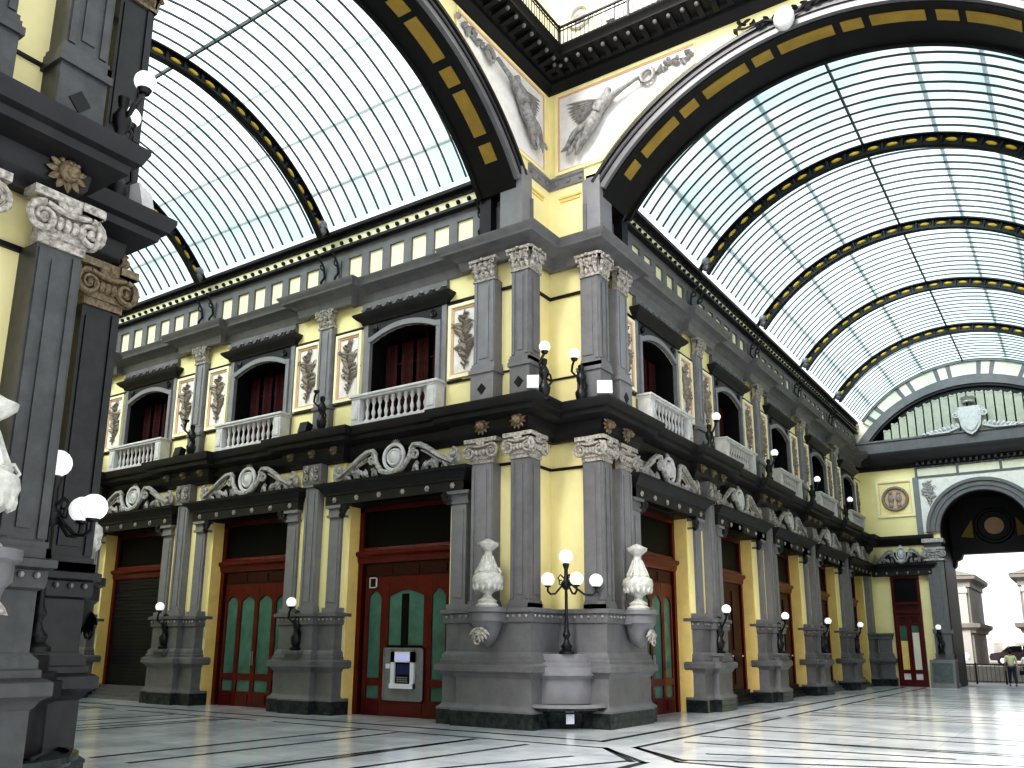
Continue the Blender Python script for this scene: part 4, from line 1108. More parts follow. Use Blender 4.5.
# pier string shelf for lamps
sh0 = None
for side in 'LR':
    for k in range(1, 5):
        loc, rz = place(side, B0+B*k)
        loc = (loc[0]-(.12 if side == 'L' else 0), loc[1]-(.25 if side == 'R' else 0), 0)
        lab = 'small stepped stone shelf under the bracket lamp of the %s pier, %s facade' % (ORD[k-1], 'left' if side == 'L' else 'right')
        if sh0 is None:
            sh0 = thing('lamp_shelf', lab, 'shelf', loc, rz); mb = MB(); mb.box(-.30, .30, -.72, -.3, 1.52, 1.60); mb.box(-.24, .24, -.66, -.3, 1.44, 1.52); mb.build('slab', 'grey', sh0)
            mb = MB(); mb.box(-.18, .18, -.60, -.3, 1.34, 1.44); mb.build('support', 'grey', sh0)
        else: dup(sh0, loc, rz, lab)
for side, s, lab in (('L', .02, 'white globe lamp on the cornice at the central corner, left of the recess'), ('R', .02, 'white globe lamp on the cornice at the central corner, right of the recess')):
    loc = (.72, -W-.25, 7.32) if side == 'L' else (W+.0, -.62, 7.32)
    o = dup(gl0['g'], loc, .6 if side == 'L' else -.2, lab); CP.append(o)
fl0 = None
for side, n in (('L', 4), ('R', 1)):
    for k in range(0, n):
        if side == 'R' or k == 0: continue
        loc, rz = place(side, B0+B*k+.35, .42, 7.46); lab = 'small dark floodlight box on the cornice by the %s upper pilaster, left facade' % ORD[k-1]
        if fl0 is None:
            fl0 = thing('floodlight', lab, 'floodlight', loc, rz); mb = MB(); mb.extr([(-.14, .12), (.06, .05), (.14, .36), (-.06, .42)], -.16, .16, 'x'); mb.build('housing', 'black_and_shade', fl0); box(-.03, .03, -.03, .05, 0, .12).build('stand', 'iron', fl0)
        else: dup(fl0, loc, rz, lab)
fw = thing('floodlight', 'pale floodlight box on the cornice at the central corner, right of the recess globe', 'floodlight', (W+.50, -.38, 7.46), .5)
mb = MB(); mb.extr([(-.14, .12), (.06, .05), (.14, .40), (-.06, .46)], -.18, .18, 'x'); mb.build('housing', 'white_grey', fw); box(-.03, .03, -.03, .05, 0, .12).build('stand', 'iron', fw); CP.append(fw)
fw = thing('floodlight', 'pale floodlight box on the cornice at the central corner, under the left globe', 'floodlight', (.52, -W-.42, 7.46), .5)
mb = MB(); mb.extr([(-.14, .12), (.06, .05), (.14, .40), (-.06, .46)], -.14, .14, 'x'); mb.build('housing', 'white_grey', fw); box(-.03, .03, -.03, .05, 0, .12).build('stand', 'iron', fw)

# ------------------------------------------------------------------ foreground (south-west) pier: copies turned 90 degrees
M = Matrix.Translation((0, -S, 0)) @ Matrix.Rotation(R90, 4, 'Z')
relabel = {'corner_pier': 'dark grey paired pilasters on tall pedestals of the foreground pier at the picture edge',
           'wall_fountain': 'shadowed stone fountain block in the recess of the foreground pier', 'candelabrum': 'black candelabrum with clustered white globes at the dark foreground pier',
           'stone_urn': ['pale stone urn on the lit face of the foreground pier', 'pale stone urn on the hidden gallery side of the foreground pier'],
           'urn_bracket': ['carved shell bracket on the lit face of the foreground pier', 'carved shell bracket on the hidden gallery side of the foreground pier'],
           'side_pilaster': ['slim grey side pilaster of the foreground pier, street gallery side', 'slim grey side pilaster of the foreground pier, left gallery side'],
           'lion_head_boss': ['lion head boss over the corner capital of the foreground pier', 'lion head boss over the outer capital of the foreground pier', 'lion head boss in the dark inner side of the foreground pier, near the corner', 'lion head boss in the dark inner side of the foreground pier, farther in'],
           'bracket_lamp': ['white globe lamp on the foreground pier cornice, outer side', 'white globe lamp on the foreground pier cornice, inner side'],
           'floodlight': 'pale floodlight box on the foreground pier cornice'}
cnt = {}
for o in CP:
    st = o.name.split('.')[0]; l = relabel[st]
    if isinstance(l, list): i = cnt.get(st, 0); cnt[st] = i+1; l = l[min(i, len(l)-1)]
    p = M @ Vector(o.location)
    q = dup(o, p, o.rotation_euler[2]+R90, l)
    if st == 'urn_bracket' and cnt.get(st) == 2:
        for ch in q.children: ch.data = ch.data.copy(); ch.data.materials[0] = MATS['shaded_stone']
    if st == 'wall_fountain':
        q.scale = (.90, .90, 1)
        for ch in q.children: ch.data = ch.data.copy(); ch.data.materials[0] = MATS['shaded_stone' if ch.name.startswith('block') else 'plinth_black']
    if st != 'corner_pier': continue
    for ch in list(q.children):
        if ch.name.startswith(('plinth', 'pedestal')): bpy.data.objects.remove(ch); continue
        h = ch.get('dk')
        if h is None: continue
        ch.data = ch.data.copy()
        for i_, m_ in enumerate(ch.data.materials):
            if m_.name in ('grey', 'grey_lt'): ch.data.materials[i_] = MATS['shaded_stone' if h else 'grey_fg']  # inner half carries its shade as colour; front half a darker grey
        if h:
            for g_ in ch.children: g_.data = g_.data.copy(); g_.data.materials[0] = MATS['boss_bronze' if g_.name.startswith('capital') else 'black_and_shade']  # inner capitals darkened too, shade put into the colour
    pedestals(q, .39, .27, 'plinth_black', ('grey_fg', 'shaded_stone'), ('grey_lt', 'grey'))
for o in bpy.data.objects:
    if 'dk' in o.keys(): del o['dk']
mb = MB().use('yellow')
mb.box(-2.2, W, -24, -S, 0, 17.1); mb.box(-9, 0, -S, -S+W, 0, 17.1)
struct(mb.build('wall_foreground'), 'yellow wall mass of the foreground pier at the left picture edge')
# far side walls and backs so the galleries are closed
mb = MB().use('yellow'); mb.box(XEND-.4, XEND, -S+W, -W, 0, 13.7); mb.box(XEND, -9, -S+W-.4, -S+W, 0, 13.7)
struct(mb.build('wall_far_left'), 'plain yellow walls closing the left gallery behind the foreground pier')
mb = MB().use('yellow'); mb.box(2*XC-W, 2*XC-W+.5, 1, YEND, 0, 13.7); mb.use('grey').box(2*XC-W-.3, 2*XC-W, 1, YEND, 6.7, 7.4); mb.box(2*XC-W-.3, 2*XC-W, 1, YEND, 11.3, 11.9)
for k in range(5): mb.box(2*XC-W-.3, 2*XC-W, B0+B*k-1.2, B0+B*k+1.2, 0, 5.2)
struct(mb.build('wall_opposite'), 'yellow facade wall on the far side of the right gallery')

# ------------------------------------------------------------------ end wall of the right gallery
Y = YEND; EX = 6.85; rin, rout, zsp = 1.95, 2.55, 7.55
mb = MB().use('yellow')
def endwall(mb):
    N = 24
    mb.box(W-.3, EX-rin, 0, .6, 0, zsp); mb.box(EX+rin, 13, 0, .6, 0, zsp)
    for i in range(N):
        a, b = PI-PI*i/N, PI-PI*(i+1)/N
        mb.extr([(EX+rin*math.cos(a), zsp+rin*math.sin(a)), (EX+rin*math.cos(b), zsp+rin*math.sin(b)), (EX+rin*math.cos(b), 11.8), (EX+rin*math.cos(a), 11.8)], 0, .6, 'y')
    mb.box(W-.3, EX-rin, 0, .6, zsp, 11.8); mb.box(EX+rin, 13, 0, .6, zsp, 11.8)
endwall(mb); mb.use('cream').box(W-.3, 13, .1, .5, 11.8, 13.7)
mb.use('cream').arc(XC, RC[1], 0.1, RR_+.1, A0, PI-A0, 40, .15, .5)
o = mb.build('wall_end', loc=(0, Y, 0)); struct(o, 'yellow end wall of the right gallery around the great doorway')
# lunette: grey ring, cream segments ring is wall, slatted field
lz = 12.55; 
t = thing('lunette', 'arched lunette of pale vertical slats above the end doorway', 'lunette', (XC, Y, 0))
cz2 = 8.92; R2 = 6.48
a2 = math.asin((lz-cz2)/R2)
mb = MB(); mb.arc(0, cz2, R2-.42, R2, a2, PI-a2, 40, -.10, .2); mb.build('arch_ring', 'grey', t)
mb = MB(); mb.arc(0, cz2, R2-.56, R2-.42, a2, PI-a2, 40, -.04, .2); mb.build('inner_ring', 'black_and_shade', t)
mb = MB(); n = 24
xm = (R2-.6)*math.cos(a2)
for i in range(n):
    xa = -xm+2*xm*i/n; xb = xa+2*xm/n-.06; x = (xa+xb)/2; zt = cz2+math.sqrt(max(.01, (R2-.6)**2-x*x))-.32
    if zt < lz+.15: continue
    mb.use('slat').box(xa, xb, -.02, .16, lz, zt)
    mb.extr([(xa-.02, zt), (xb+.02, zt), (xb-.03, zt+.12), ((xa+xb)/2, zt+.05), (xa+.03, zt+.12)], -.04, .16, 'y')
mb.build('slat_field', None, t)
mb = MB(); mb.use('black_and_shade'); n = 40; pts = [(xm*(2*i/n-1), cz2+math.sqrt((R2-.5)**2-(xm*(2*i/n-1))**2)) for i in range(n+1)]
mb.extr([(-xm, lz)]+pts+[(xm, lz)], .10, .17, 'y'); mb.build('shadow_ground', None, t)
segs = thing('cream_arch_band', 'cream and grey segmented band under the roof at the end wall', 'arch', (XC, Y, 0))
aa, bb = A0, PI-A0; L = [(.0, .62), (.74, .20)]
mb = MB(); mb.arc(0, RC[1], RR_-.80, RR_-.74, aa, bb, 40, -.06, .16); mb.arc(0, RC[1], RR_-.06, RR_+.02, aa, bb, 40, -.1, .16); u = 1/(RR_-.2)
c0 = 0
for i in range(-4, 5):
    for off in (-.70, .70-.0):
        a = PI/2+(i*2.0)*u+off*u
        if aa < a < bb: mb.arc(0, RC[1], RR_-.76, RR_-.04, a-.05*u*2, a+.05*u*2, 2, -.05, .16)
mb.build('grey_dividers', 'grey', segs)
mb = MB(); mb.arc(0, RC[1], RR_-.76, RR_-.04, aa, bb, 40, -.02, .16); mb.build('cream_panels', 'cream', segs)
# coat of arms
t = thing('coat_of_arms', 'crowned stone shield with scrolls on the lunette above the end doorway', 'coat of arms', (EX-.05, Y-.16, 12.28)); t.scale = (.88, 1, .92)
mb = MB(); sh = [(-.55, 1.6), (.55, 1.6), (.58, 1.1), (.50, .5), (.25, .15), (0, 0), (-.25, .15), (-.50, .5), (-.58, 1.1)]
mb.extr(sh, -.16, .1, 'y'); mb.extr([(x*.75, .85+(z-.85)*.78) for x, z in sh], -.22, -.15, 'y'); mb.build('shield', 'white_grey', t)
mb = MB(); mb.lathe([(.30, 0), (.34, .05), (.30, .14), (.42, .32), (.30, .30), (.05, .36), (0, .5)], (0, 0, 1.78), 12)
for i in range(5): mb.ball(((i-2)*.18, -.12, 2.14-.03*abs(i-2)), .07, 8)
mb.build('crown', 'stone_relief', t)
for k in (-1, 1):
    mb = MB(); mb.tube(spiral((k*.72, 1.2), .22, -.08, 1.5, k), .06, 6)
    for i in range(9): mb.leaf((k*(.6+.22*i), -.02, .42-.02*i), .40-.02*i, .2, .12, PI/2-k*(.4+.1*i))
    mb.tube([(k*.6, -.05, .5), (k*1.2, -.05, .3), (k*2.2, -.05, .28)], .07, 6); mb.build('scroll_leaf', 'white_grey', t)
# end cornices
mb = MB().use('grey'); ep = [(W, Y), (13, Y)]
mb.sweep(ep, [(-.1, 11.78), (.1, 11.8), (.12, 12.4), (.18, 12.46), (.18, 12.55), (-.1, 12.6)])
struct(mb.build('trim_end_attic'), 'grey base band of the lunette on the end wall', 'moulding')
mb = MB().use('black_and_shade'); mb.sweep(ep, [(-.1, 10.95), (.06, 10.95), (.10, 11.1), (.3, 11.14), (.46, 11.2)]); mb.use('grey_dk').sweep(ep, [(-.1, 11.18), (.46, 11.2), (.52, 11.3), (.62, 11.5), (.66, 11.7), (.66, 11.78), (-.1, 11.8)])
for i in range(30): x = W+2.9+.27*i; mb.use('grey_dk').box(x, x+.12, Y-.36, Y, 10.98, 11.3)
struct(mb.build('trim_end_cornice'), 'dark dentilled cornice across the end wall above the doorway', 'cornice')
mb = MB().use('cream'); mb.box(4.0, 13, Y-.06, Y, 10.45, 10.85)
mb.use('grey')
for i in range(6): mb.box(4.0+1.9*i, 4.12+1.9*i, Y-.08, Y, 10.45, 10.85)
mb.box(4.0, 13, Y-.09, Y, 10.36, 10.45); mb.box(4.0, 13, Y-.09, Y, 10.85, 10.95)
struct(mb.build('trim_end_frieze'), 'pale panelled frieze strip above the end doorway', 'moulding')
mb = MB().use('stucco_white'); mb.box(4.0, 13, Y-.04, Y, 8.2, 10.36)
N = 24
mb2 = MB().use('stucco_white')
for i in range(N):
    a, b = PI-PI*i/N, PI-PI*(i+1)/N
    mb2.extr([(EX+(rout)*math.cos(a), zsp+rout*math.sin(a)), (EX+rout*math.cos(b), zsp+rout*math.sin(b)), (EX+rout*math.cos(b), 10.36), (EX+rout*math.cos(a), 10.36)], Y-.04, Y, 'y')
mb2.box(4.0, EX-rout, Y-.04, Y, zsp, 10.36); mb2.box(EX+rout, 13, Y-.04, Y, zsp, 10.36)
struct(mb2.build('trim_end_spandrels'), 'pale carved spandrels beside the end doorway arch', 'spandrel')
sr = thing('spandrel_ornament', 'small carved scroll ornament left of the end doorway arch', 'relief', (4.55, Y-.06, 9.6))
mb = MB(); foliage(mb, 0, 0, -.7, .6, .7, random.Random(3), 1, .08); mb.tube(spiral((0, .3), .2, -.04, 1.5), .04, 6); mb.build('leafwork', 'stone_relief', sr)
# doorway arch
t = thing('doorway_arch', 'dark grey moulded round arch of the end doorway', 'arch', (EX, Y, 0))
mb = MB(); mb.arc(0, zsp, rin+.02, rin+.22, 0, PI, 32, -.12, .6); mb.arc(0, zsp, rin+.22, rin+.46, 0, PI, 32, -.18, .1); mb.arc(0, zsp, rin+.46, rout+.02, 0, PI, 32, -.26, .1); mb.build('archivolt', 'grey', t)
mb = MB(); mb.arc(0, zsp, rin-.03, rin+.03, 0, PI, 32, -.11, .62); mb.box(-rin-.02, -rin+.03, -.1, .62, 0, zsp); mb.box(rin-.03, rin+.02, -.1, .62, 0, zsp); mb.build('reveal_lining', 'black_and_shade', t)
for k in (-1, 1):
    mb = MB(); x0, x1 = sorted((k*(rin), k*(rin+.74))); mb.box(x0, x1, -.34, .3, 1.35, 6.1); mb.box(x0+.2, x1-.2, -.38, -.3, 2.9, 5.9); mb.box(x0-.04, x1+.04, -.40, .3, 2.55, 2.75)
    mb.box(x0-.03, x1+.03, -.38, .3, 1.3, 1.6); mb.box(x0, x1, -.3, .3, 6.5, 7.0); j = mb.build('jamb_pilaster', 'grey', t)
    c = MB(); c.box(x0-.1, x1+.1, -.44, .3, 6.1, 6.2); ionic(c, (x0+x1)/2, -.36, 6.15, .7); c.box(x0-.12, x1+.12, -.5, .3, 7.0, 7.2); c.build('capital', 'stone_relief', j)
    p_ = MB(); p_.box(x0-.08, x1+.08, -.50, .3, 0, 1.22); p_.box(x0-.12, x1+.12, -.56, .3, 1.22, 1.34); p_.box(x0-.14, x1+.14, -.58, .3, 0, .2); p_.build('pedestal', 'grey', t)
    q = MB(); q.box(x0+.06, x1-.06, -.52, -.5, .30, 1.12); q.build('pedestal_panel', 'verdigris', t)
# roundel panel
t = thing('roundel_panel', 'yellow square panel with a carved round medallion on the end wall', 'relief', (2.95, Y, 9.4)); t.scale = (1, 1, 1)
def frame(mb, x0, x1, z0, z1, th, y0, y1): mb.box(x0, x0+th, y0, y1, z0, z1); mb.box(x1-th, x1, y0, y1, z0, z1); mb.box(x0+th, x1-th, y0, y1, z0, z0+th); mb.box(x0+th, x1-th, y0, y1, z1-th, z1); return mb
frame(MB(), -.9, .9, -.95, 1.0, .12, -.08, .02).build('outer_frame', 'yellow_pale', t); frame(MB(), -.78, .78, -.83, .88, .05, -.05, .02).build('inner_frame', 'ochre', t)
mb = MB(); mb.tube([(.58*math.cos(q*PI/12), -.06, .58*math.sin(q*PI/12)) for q in range(25)], .08, 6, caps=False); mb.build('ring', 'bronze_relief', t)
mb = MB()
mb.extr([(.54*math.cos(q*PI/12), .54*math.sin(q*PI/12)) for q in range(24)], -.03, .0, 'y'); mb.build('disc', 'pinkish', t)
mb = MB()
for kx in (-.20, .17): mb.ball((kx, -.08, .30), .10, 8); mb.ball((kx, -.06, .02), .16, 8, (1, .6, 1.6)); mb.ball((kx, -.05, -.30), .12, 8, (1, .6, 1.5))
mb.build('figures', 'capital_stone', t)
mb = MB(); mb.box(1.9, 4.0, Y-.06, Y, 10.45, 10.62)
t = thing('end_pilaster', 'plain grey flat strip between roundel and doorway arch', 'pilaster', (3.98, Y, 0))
mb = MB(); mb.box(-.12, .14, -.14, .02, 7.3, 10.4); mb.build('shaft', 'grey_lt', t)
# lower part: cornice, pediment, lintel, door
mb = MB().use('grey_dk').sweep([(W, Y), (4.55, Y)], [(-.1, 6.95), (.08, 6.95), (.2, 7.05), (.3, 7.2), (.42, 7.28), (.45, 7.42), (-.1, 7.45)])
struct(mb.build('trim_end_middle_cornice'), 'dark cornice above the small pediment on the end wall', 'cornice')
e = dup(od0, (3.0, Y, 0), 0, 'carved scroll pediment and lintel over the red door of the end wall'); e.scale = (.62, 1, 1)
t = thing('end_pier', 'grey pedestal and yellow strip left of the end wall red door', 'pier', (1.95, Y, 0))
pp = [(-.42, .1), (-.42, -.2), (.22, -.2), (.22, .1)]
MB().sweep(pp, PLINTH).build('plinth', 'plinth_black', t); MB().sweep(pp, PED).build('pedestal', 'grey', t)
d = thing('door_%d' % di, 'bright red double door with pale lower panes in the end wall', 'door', (3.02, Y, 0), 0); d['kind'] = 'structure'; d.scale = (.87, 1, 1)
mb = MB(); mb.box(-.72, .72, -.04, .04, 0, 5.4); mb.build('backing', 'red_dk', d)
mb = MB(); frame(mb, -.76, .76, 0, 5.42, .14, -.16, 0); mb.box(-.76, .76, -.2, 0, 3.55, 3.72); mb.box(-.76, .76, -.18, 0, 4.0, 4.12); mb.build('door_frame', 'red', d)
for i, (a, b) in enumerate(((-.62, -.01), (.01, .62))):
    mb = MB(); frame(mb, a, b, .0, 3.5, .12, -.12, 0); mb.box(a+.12, b-.12, -.11, 0, .12, .32); mb.box(a+.12, b-.12, -.11, 0, .62, .8); mb.box(a+.12, b-.12, -.11, 0, 2.95, 3.1); lf = mb.build('leaf', 'red', d)
    box(a+.12, b-.12, -.07, -.03, .32, .62).build('lower_pane', 'stucco_white', lf)
    box(a+.12, b-.12, -.07, -.03, .8, 2.2 if i == 0 else 2.6).build('glass_pane', 'cream' if i else 'ochre', lf)
    box(a+.12, b-.12, -.07, -.03, 2.2 if i == 0 else 2.6, 2.95).build('dark_pane', 'glass_green', lf)
box(-.6, .6, -.08, -.03, 4.12, 5.28).build('fanlight', 'glass_dark', d)
o = dup(gl0['g'], (4.42, Y-.45, 1.60), 0, 'small white globe bracket lamp on the doorway jamb of the end wall')
t = thing('display_board', 'slanting green-grey display case at the foot of the end doorway jamb', 'display', (4.45, Y-.75, 0))
mb = MB(); mb.extr([(-.35, 0), (.1, 0), (.1, 1.3), (-.05, 1.3)], -.55, .55, 'x'); mb.build('case', 'grey', t)
mb = MB(); mb.add([(-.44, -.312, .22), (.44, -.312, .22), (.44, -.105, 1.15), (-.44, -.105, 1.15)], [(0, 1, 2, 3)]); mb.build('panel', 'verdigris', t, recalc=False)

# passage behind the doorway
mb = MB().use('black_and_shade')
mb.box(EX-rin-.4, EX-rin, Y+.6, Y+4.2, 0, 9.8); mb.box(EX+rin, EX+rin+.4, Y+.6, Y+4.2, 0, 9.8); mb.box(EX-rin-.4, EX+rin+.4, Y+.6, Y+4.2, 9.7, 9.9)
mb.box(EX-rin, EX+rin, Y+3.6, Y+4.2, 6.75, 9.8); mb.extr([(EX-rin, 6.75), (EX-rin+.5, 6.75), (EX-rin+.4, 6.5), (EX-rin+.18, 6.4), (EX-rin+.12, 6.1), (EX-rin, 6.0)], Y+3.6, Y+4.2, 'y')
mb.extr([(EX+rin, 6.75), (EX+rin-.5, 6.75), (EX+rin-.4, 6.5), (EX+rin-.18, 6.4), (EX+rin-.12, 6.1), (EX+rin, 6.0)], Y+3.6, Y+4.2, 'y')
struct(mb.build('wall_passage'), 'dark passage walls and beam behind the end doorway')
t = thing('passage_roundel', 'dim brown round painting on the passage wall above the beam', 'painting', (EX+.15, Y+3.55, 8.15))
mb = MB(); mb.tube([(.85*math.cos(q*PI/12), 0, .85*math.sin(q*PI/12)) for q in range(25)], .10, 6, caps=False); mb.build('frame', 'black_and_shade', t)
mb = MB(); mb.extr([(.45*math.cos(q*PI/12), .45*math.sin(q*PI/12)) for q in range(24)], .0, .04, 'y'); mb.build('disc', 'pinkish', t)
for q in (-1, 1): MB().extr([(q*1.6, -.5), (q*1.0, -.6), (q*1.0, .4)], 0, .04, 'y').build('side_panel', 'ochre_dk', t)

# ------------------------------------------------------------------ street outside
mb = MB().use('asphalt').box(-25, 45, 31.5, 95, -.14, -.02)
mb.use('facade').box(-25, 45, 39, 95, -.1, .88)
struct(mb.build('ground_street'), 'pale grey street outside the end doorway', 'street')
def townhouse(name, label, x0, x1, y, mt, seed):
    t = thing(name, label, 'building', (0, 0, 0))
    mb = MB(); mb.box(x0, x1, y, y+8, .88, 6.7); mb.build('walls', mt, t)
    mb = MB(); mb.sweep([(x0, y+8), (x0, y), (x1, y), (x1, y+8)], [(0, 5.9), (.1, 5.9), (.1, 6.2), (.25, 6.3), (.45, 6.4), (.5, 6.6), (0, 6.65)]); mb.extr([(x0-.5, 6.65), (x1+.5, 6.65), ((x0+x1)/2, 7.9)], y-.4, y+8, 'y'); mb.build('cornice', 'facade', t)
    mb = MB(); mb.sweep([(x0, y+8), (x0, y), (x1, y), (x1, y+8)], [(0, 2.9), (.15, 2.9), (.2, 3.1), (.45, 3.25), (.5, 3.5), (0, 3.55)]); mb.build('string_course', 'facade', t)
    for x in (x0+.15, x1-.65):
        mb = MB(); mb.box(x, x+.5, y-.2, y, .88, 5.9); mb.box(x-.08, x+.58, y-.26, y, 5.5, 5.8); mb.build('pilaster', 'facade_lt', t)
    n = max(1, int((x1-x0-1.4)/1.6))
    for i in range(n):
        cx = x0+.7+(x1-x0-1.4)*(i+.5)/n
        mb = MB(); mb.box(cx-.5, cx+.5, y-.06, y+.1, 3.7, 5.5); w = mb.build('window', 'facade_lt', t); box(cx-.36, cx+.36, y-.09, y-.05, 3.8, 5.4).build('pane', 'glass_dark', w)
    return t
townhouse('museum_wing', 'grey stone building with pilasters and cornice outside, left of the street gap', -3, 4.1, 47, 'facade', 1)
townhouse('museum_wing', 'grey stone building with projecting cornice outside, right of the street gap', 7.0, 14, 47, 'facade', 2)
hz = thing('distant_block', 'long low pale pink building closing the far end of the street', 'building', (0, 0, 0))
mb = MB(); mb.box(-8, 24, 84, 90, .88, 3.6); mb.build('walls', 'facade_pink', hz)
for i in range(14): box(-6+2*i, -5.2+2*i, 83.9, 84, 1.2, 2.6).build('window', 'facade', hz)
def car(label, x, y, rz, mt):
    t = thing('car', label, 'car', (x, y, .88), rz); t.scale = (.88, .88, .88)
    prof = [(-2.0, .35), (-2.05, .6), (-1.95, .82), (-1.3, .92), (-.75, 1.38), (.7, 1.42), (1.35, 1.0), (1.95, .86), (2.05, .6), (2.0, .35)]
    mb = MB()
    n = len(prof); vs = []
    for yy, k in ((-.82, .95), (-.78, 1), (.78, 1), (.82, .95)): vs += [(p[0], yy*(1 if p[1] < .95 else .84), .35+(p[1]-.35)*k) for p in prof]
    fs = [tuple(range(n)), tuple(range(4*n-1, 3*n-1, -1))]
    for r in range(3):
        for i in range(n): j = (i+1) % n; fs.append((r*n+i, r*n+j, (r+1)*n+j, (r+1)*n+i))
    mb.add(vs, fs).build('body', mt, t)
    mb = MB(); mb.extr([(-1.15, .96), (-.72, 1.32), (-.05, 1.34), (-.05, .96)], -.80, .80, 'y'); mb.extr([(.02, .96), (.02, 1.34), (.66, 1.33), (1.15, 1.02)], -.80, .80, 'y')
    mb.add([(-1.22, -.6, 1.0), (-1.22, .6, 1.0), (-.82, .56, 1.34), (-.82, -.56, 1.34)], [(0, 1, 2, 3)]); mb.build('windows', 'glass_dark', t)
    for sx in (-1.25, 1.25):
        for sy in (-.72, .72):
            w = MB(); w.lathe([(0, -.1), (.30, -.1), (.33, -.05), (.33, .05), (.30, .1), (0, .1)], seg=16); w.v = [(v[0], v[2], v[1]) for v in w.v]; o = w.build('wheel', 'tyre', t, loc=(sx, sy, .33))
            h = MB(); h.lathe([(0, -.12), (.18, -.12), (.2, -.1), (.2, .1), (.18, .12), (0, .12)], seg=12); h.v = [(v[0], v[2], v[1]) for v in h.v]; h.build('hubcap', 'metal_lt', o)
    mb = MB(); mb.box(-2.07, -2.0, -.7, -.45, .62, .76); mb.box(-2.07, -2.0, .45, .7, .62, .76); mb.box(2.0, 2.07, -.7, -.45, .62, .76); mb.box(2.0, 2.07, .45, .7, .62, .76); mb.build('lamps', 'metal_lt', t)
    return t
car('white parked car behind the railing, at the left side of the street', 2.3, 43.2, .05, 'car_white')
car('dark parked hatchback in the middle of the street behind the railing', 6.9, 44.3, .1, 'car_dark')
car('silver car parked at the right behind the walking people', 12.4, 43.5, 0, 'car_silver')
rl = thing('street_railing', 'low dark metal railing between the doorway and the street', 'railing', (0, 36.2, 0))
mb = MB(); mb.box(1.5, 13, -.03, .03, 1.0, 1.06); mb.box(1.5, 13, -.02, .02, .12, .16); mb.build('rails', 'grey_dk', rl)
for i in range(7): MB().tube([(1.9+1.4*i+.4, 0, 0), (1.9+1.4*i+.4, 0, 1.12)], .05, 8).build('post', 'iron', rl)
mb = MB()
for i in range(56): mb.box(1.6+.2*i, 1.62+.2*i, -.01, .01, .14, 1.02)
o = mb.build('bars', 'grey_dk', rl); o['kind'] = 'stuff'

# ------------------------------------------------------------------ people
def person(label, loc, rz, top, low, h=1.7, stride=.16, armbend=.2, bag=None, seed=0):
    t = thing('person', label, 'person', loc, rz); k = h/1.7
    J = [(0, 0, .92, .13), (0, -.01, 1.08, .125), (0, -.01, 1.25, .14), (0, 0, 1.40, .11), (0, 0, 1.47, .055), (0, -.01, 1.54, .075), (0, -.015, 1.63, .085)]
    E_ = [(i, i+1) for i in range(6)]
    for s in (-1, 1):
        b = len(J); J += [(s*.15, 0, 1.39, .065), (s*.20, 0, 1.36, .055), (s*.24, s*.06, 1.12, .042), (s*.25, -.04-s*.08, .90, .032), (s*.25, -.06-s*.10, .82, .028)]; E_ += [(3, b), (b, b+1), (b+1, b+2), (b+2, b+3), (b+3, b+4)]
        c = len(J); f = s*stride; J += [(s*.085, 0, .86, .095), (s*.095, -f*.6, .50, .065), (s*.10, -f*.9+(.10 if f < 0 else 0), .28, .055), (s*.10, -f*1.2+(.08 if f < 0 else 0), .07, .04), (s*.11, -f*1.2-.13+(.08 if f < 0 else 0), .035, .035)]
        E_ += [(0, c), (c, c+1), (c+1, c+2), (c+2, c+3), (c+3, c+4)]
    J = [(a*k, b*k, c*k, r*k) for a, b, c, r in J]
    skin_body('body', (J, E_), 'skin', t)
    # clothing follows the same joints, slightly wider
    nv = [0, 1, 2, 3]; up = [(J[i][0], J[i][1], J[i][2], J[i][3]*1.16) for i in nv]; e = [(0, 1), (1, 2), (2, 3)]
    for b in (7, 17):
        o_ = len(up); up += [(J[b+q][0], J[b+q][1], J[b+q][2], J[b+q][3]*1.25) for q in (0, 1, 2)]; e += [(3, o_), (o_, o_+1), (o_+1, o_+2)]
    skin_body('shirt', (up, e), top, t)
    lo = [(J[0][0], J[0][1], J[0][2], J[0][3]*1.12)]; e = []
    for c in (12, 22):
        o_ = len(lo); lo += [(J[c+q][0], J[c+q][1], J[c+q][2]+(.03 if q == 3 else 0), J[c+q][3]*1.22) for q in (0, 1, 2, 3)]; e += [(0, o_), (o_, o_+1), (o_+1, o_+2), (o_+2, o_+3)]
    skin_body('trousers', (lo, e), low, t)
    mb = MB(); mb.ball((0, .015*k, 1.66*k), .105*k, 12, (1, 1.05, 1.02)); mb.ball((0, .05*k, 1.60*k), .085*k, 10); mb.build('hair', 'hair', t)
    for s in (-1, 1): MB().ball((s*.10*k, (-s*stride*1.2-.05+(.08 if s < 0 else 0))*k, .04), .06, 8, (.8, 2, .6)).build('shoe', 'black_cloth', t)
    for s in (-1, 1):
        mb = MB(); hx, hy, hz = s*.25*k, (-.07-s*.11)*k, .80*k
        mb.ball((hx, hy, hz), .03, 8, (.7, 1, 1.4))
        for q in range(4): mb.tube([(hx, hy-.02+.013*q, hz-.02), (hx, hy-.025+.015*q, hz-.06), (hx-s*.01, hy-.025+.014*q, hz-.085+.008*abs(q-1))], .008, 5)
        mb.tube([(hx, hy-.025, hz+.02), (hx-s*.02, hy-.05, hz-.01), (hx-s*.02, hy-.055, hz-.035)], .009, 5); mb.build('hand', 'skin', t)
    return t
person('person in a pale yellow shirt and dark trousers walking out through the doorway', (6.95, 33.9, 0), PI+.2, 'shirt_y', 'jeans', 1.78)
person('person in a white top and black trousers walking beside the yellow-shirted person', (7.62, 34.6, 0), PI-.3, 'shirt_w', 'black_cloth', 1.68, -.14)
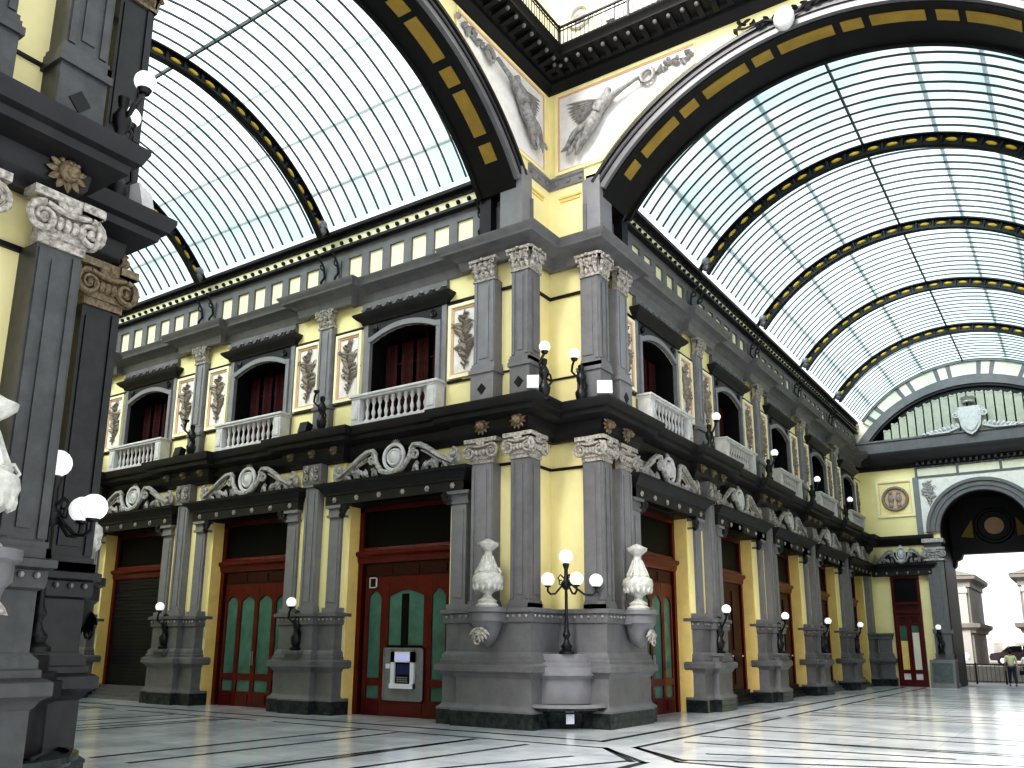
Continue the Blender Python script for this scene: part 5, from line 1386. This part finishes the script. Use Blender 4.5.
bg = thing('handbag', 'small dark bag carried beside the person in the white top', 'bag', (7.36, 34.5, .55)); mb = MB(); mb.extr([(-.12, 0), (.12, 0), (.10, .2), (-.10, .2)], -.05, .05, 'y'); mb.build('pouch', 'black_cloth', bg)
MB().tube([(-.08, 0, .2), (-.04, 0, .30), (.04, 0, .30), (.08, 0, .2)], .01, 6).build('strap', 'black_cloth', bg)

# ------------------------------------------------------------------ light, sky, camera
wd = bpy.data.worlds.new('World'); bpy.context.scene.world = wd; wd.use_nodes = True; nt = wd.node_tree
bgn = nt.nodes['Background']; tc = nt.nodes.new('ShaderNodeTexCoord'); n = nt.nodes.new('ShaderNodeTexNoise'); n.inputs['Scale'].default_value = 2.6; n.inputs['Detail'].default_value = 6
nt.links.new(tc.outputs['Generated'], n.inputs['Vector']); r = nt.nodes.new('ShaderNodeValToRGB')
r.color_ramp.elements[0].position = .36; r.color_ramp.elements[0].color = (.72, .86, .93, 1); r.color_ramp.elements[1].position = .58; r.color_ramp.elements[1].color = (1, 1, 1, 1)
nt.links.new(n.outputs['Fac'], r.inputs['Fac']); nt.links.new(r.outputs['Color'], bgn.inputs['Color']); bgn.inputs['Strength'].default_value = .85
sn = bpy.data.lights.new('sun', 'SUN'); sn.energy = 4.2; sn.angle = .6; sn.color = (1, .97, .92)
so = bpy.data.objects.new('sun', sn); COL.objects.link(so); so.rotation_euler = Vector((.10, .76, -.64)).to_track_quat('-Z', 'Y').to_euler()
cam = bpy.data.cameras.new('camera'); co = bpy.data.objects.new('camera', cam); COL.objects.link(co)
yw, pt, rl_ = -0.59894, 0.22677, 0.00765
F = Vector((math.sin(yw)*math.cos(pt), math.cos(yw)*math.cos(pt), math.sin(pt))); R_ = F.cross(Vector((0, 0, 1))).normalized(); U_ = R_.cross(F)
R2 = R_*math.cos(rl_)+U_*math.sin(rl_); U2 = -R_*math.sin(rl_)+U_*math.cos(rl_)
co.matrix_world = Matrix(((R2.x, U2.x, -F.x, CAMP[0]), (R2.y, U2.y, -F.y, CAMP[1]), (R2.z, U2.z, -F.z, CAMP[2]), (0, 0, 0, 1)))
cam.sensor_fit = 'HORIZONTAL'; cam.sensor_width = 36; cam.lens = 850.857/1024*36; cam.shift_x = 9.568/1024; cam.shift_y = 67.689/1024; cam.clip_end = 500; cam.clip_start = .05
sc_ = bpy.context.scene; sc_.camera = co
sc_.view_settings.view_transform = 'Standard'
try: sc_.view_settings.look = 'High Contrast'
except Exception as ex: print('look', ex)
sc_.view_settings.exposure = 0.5
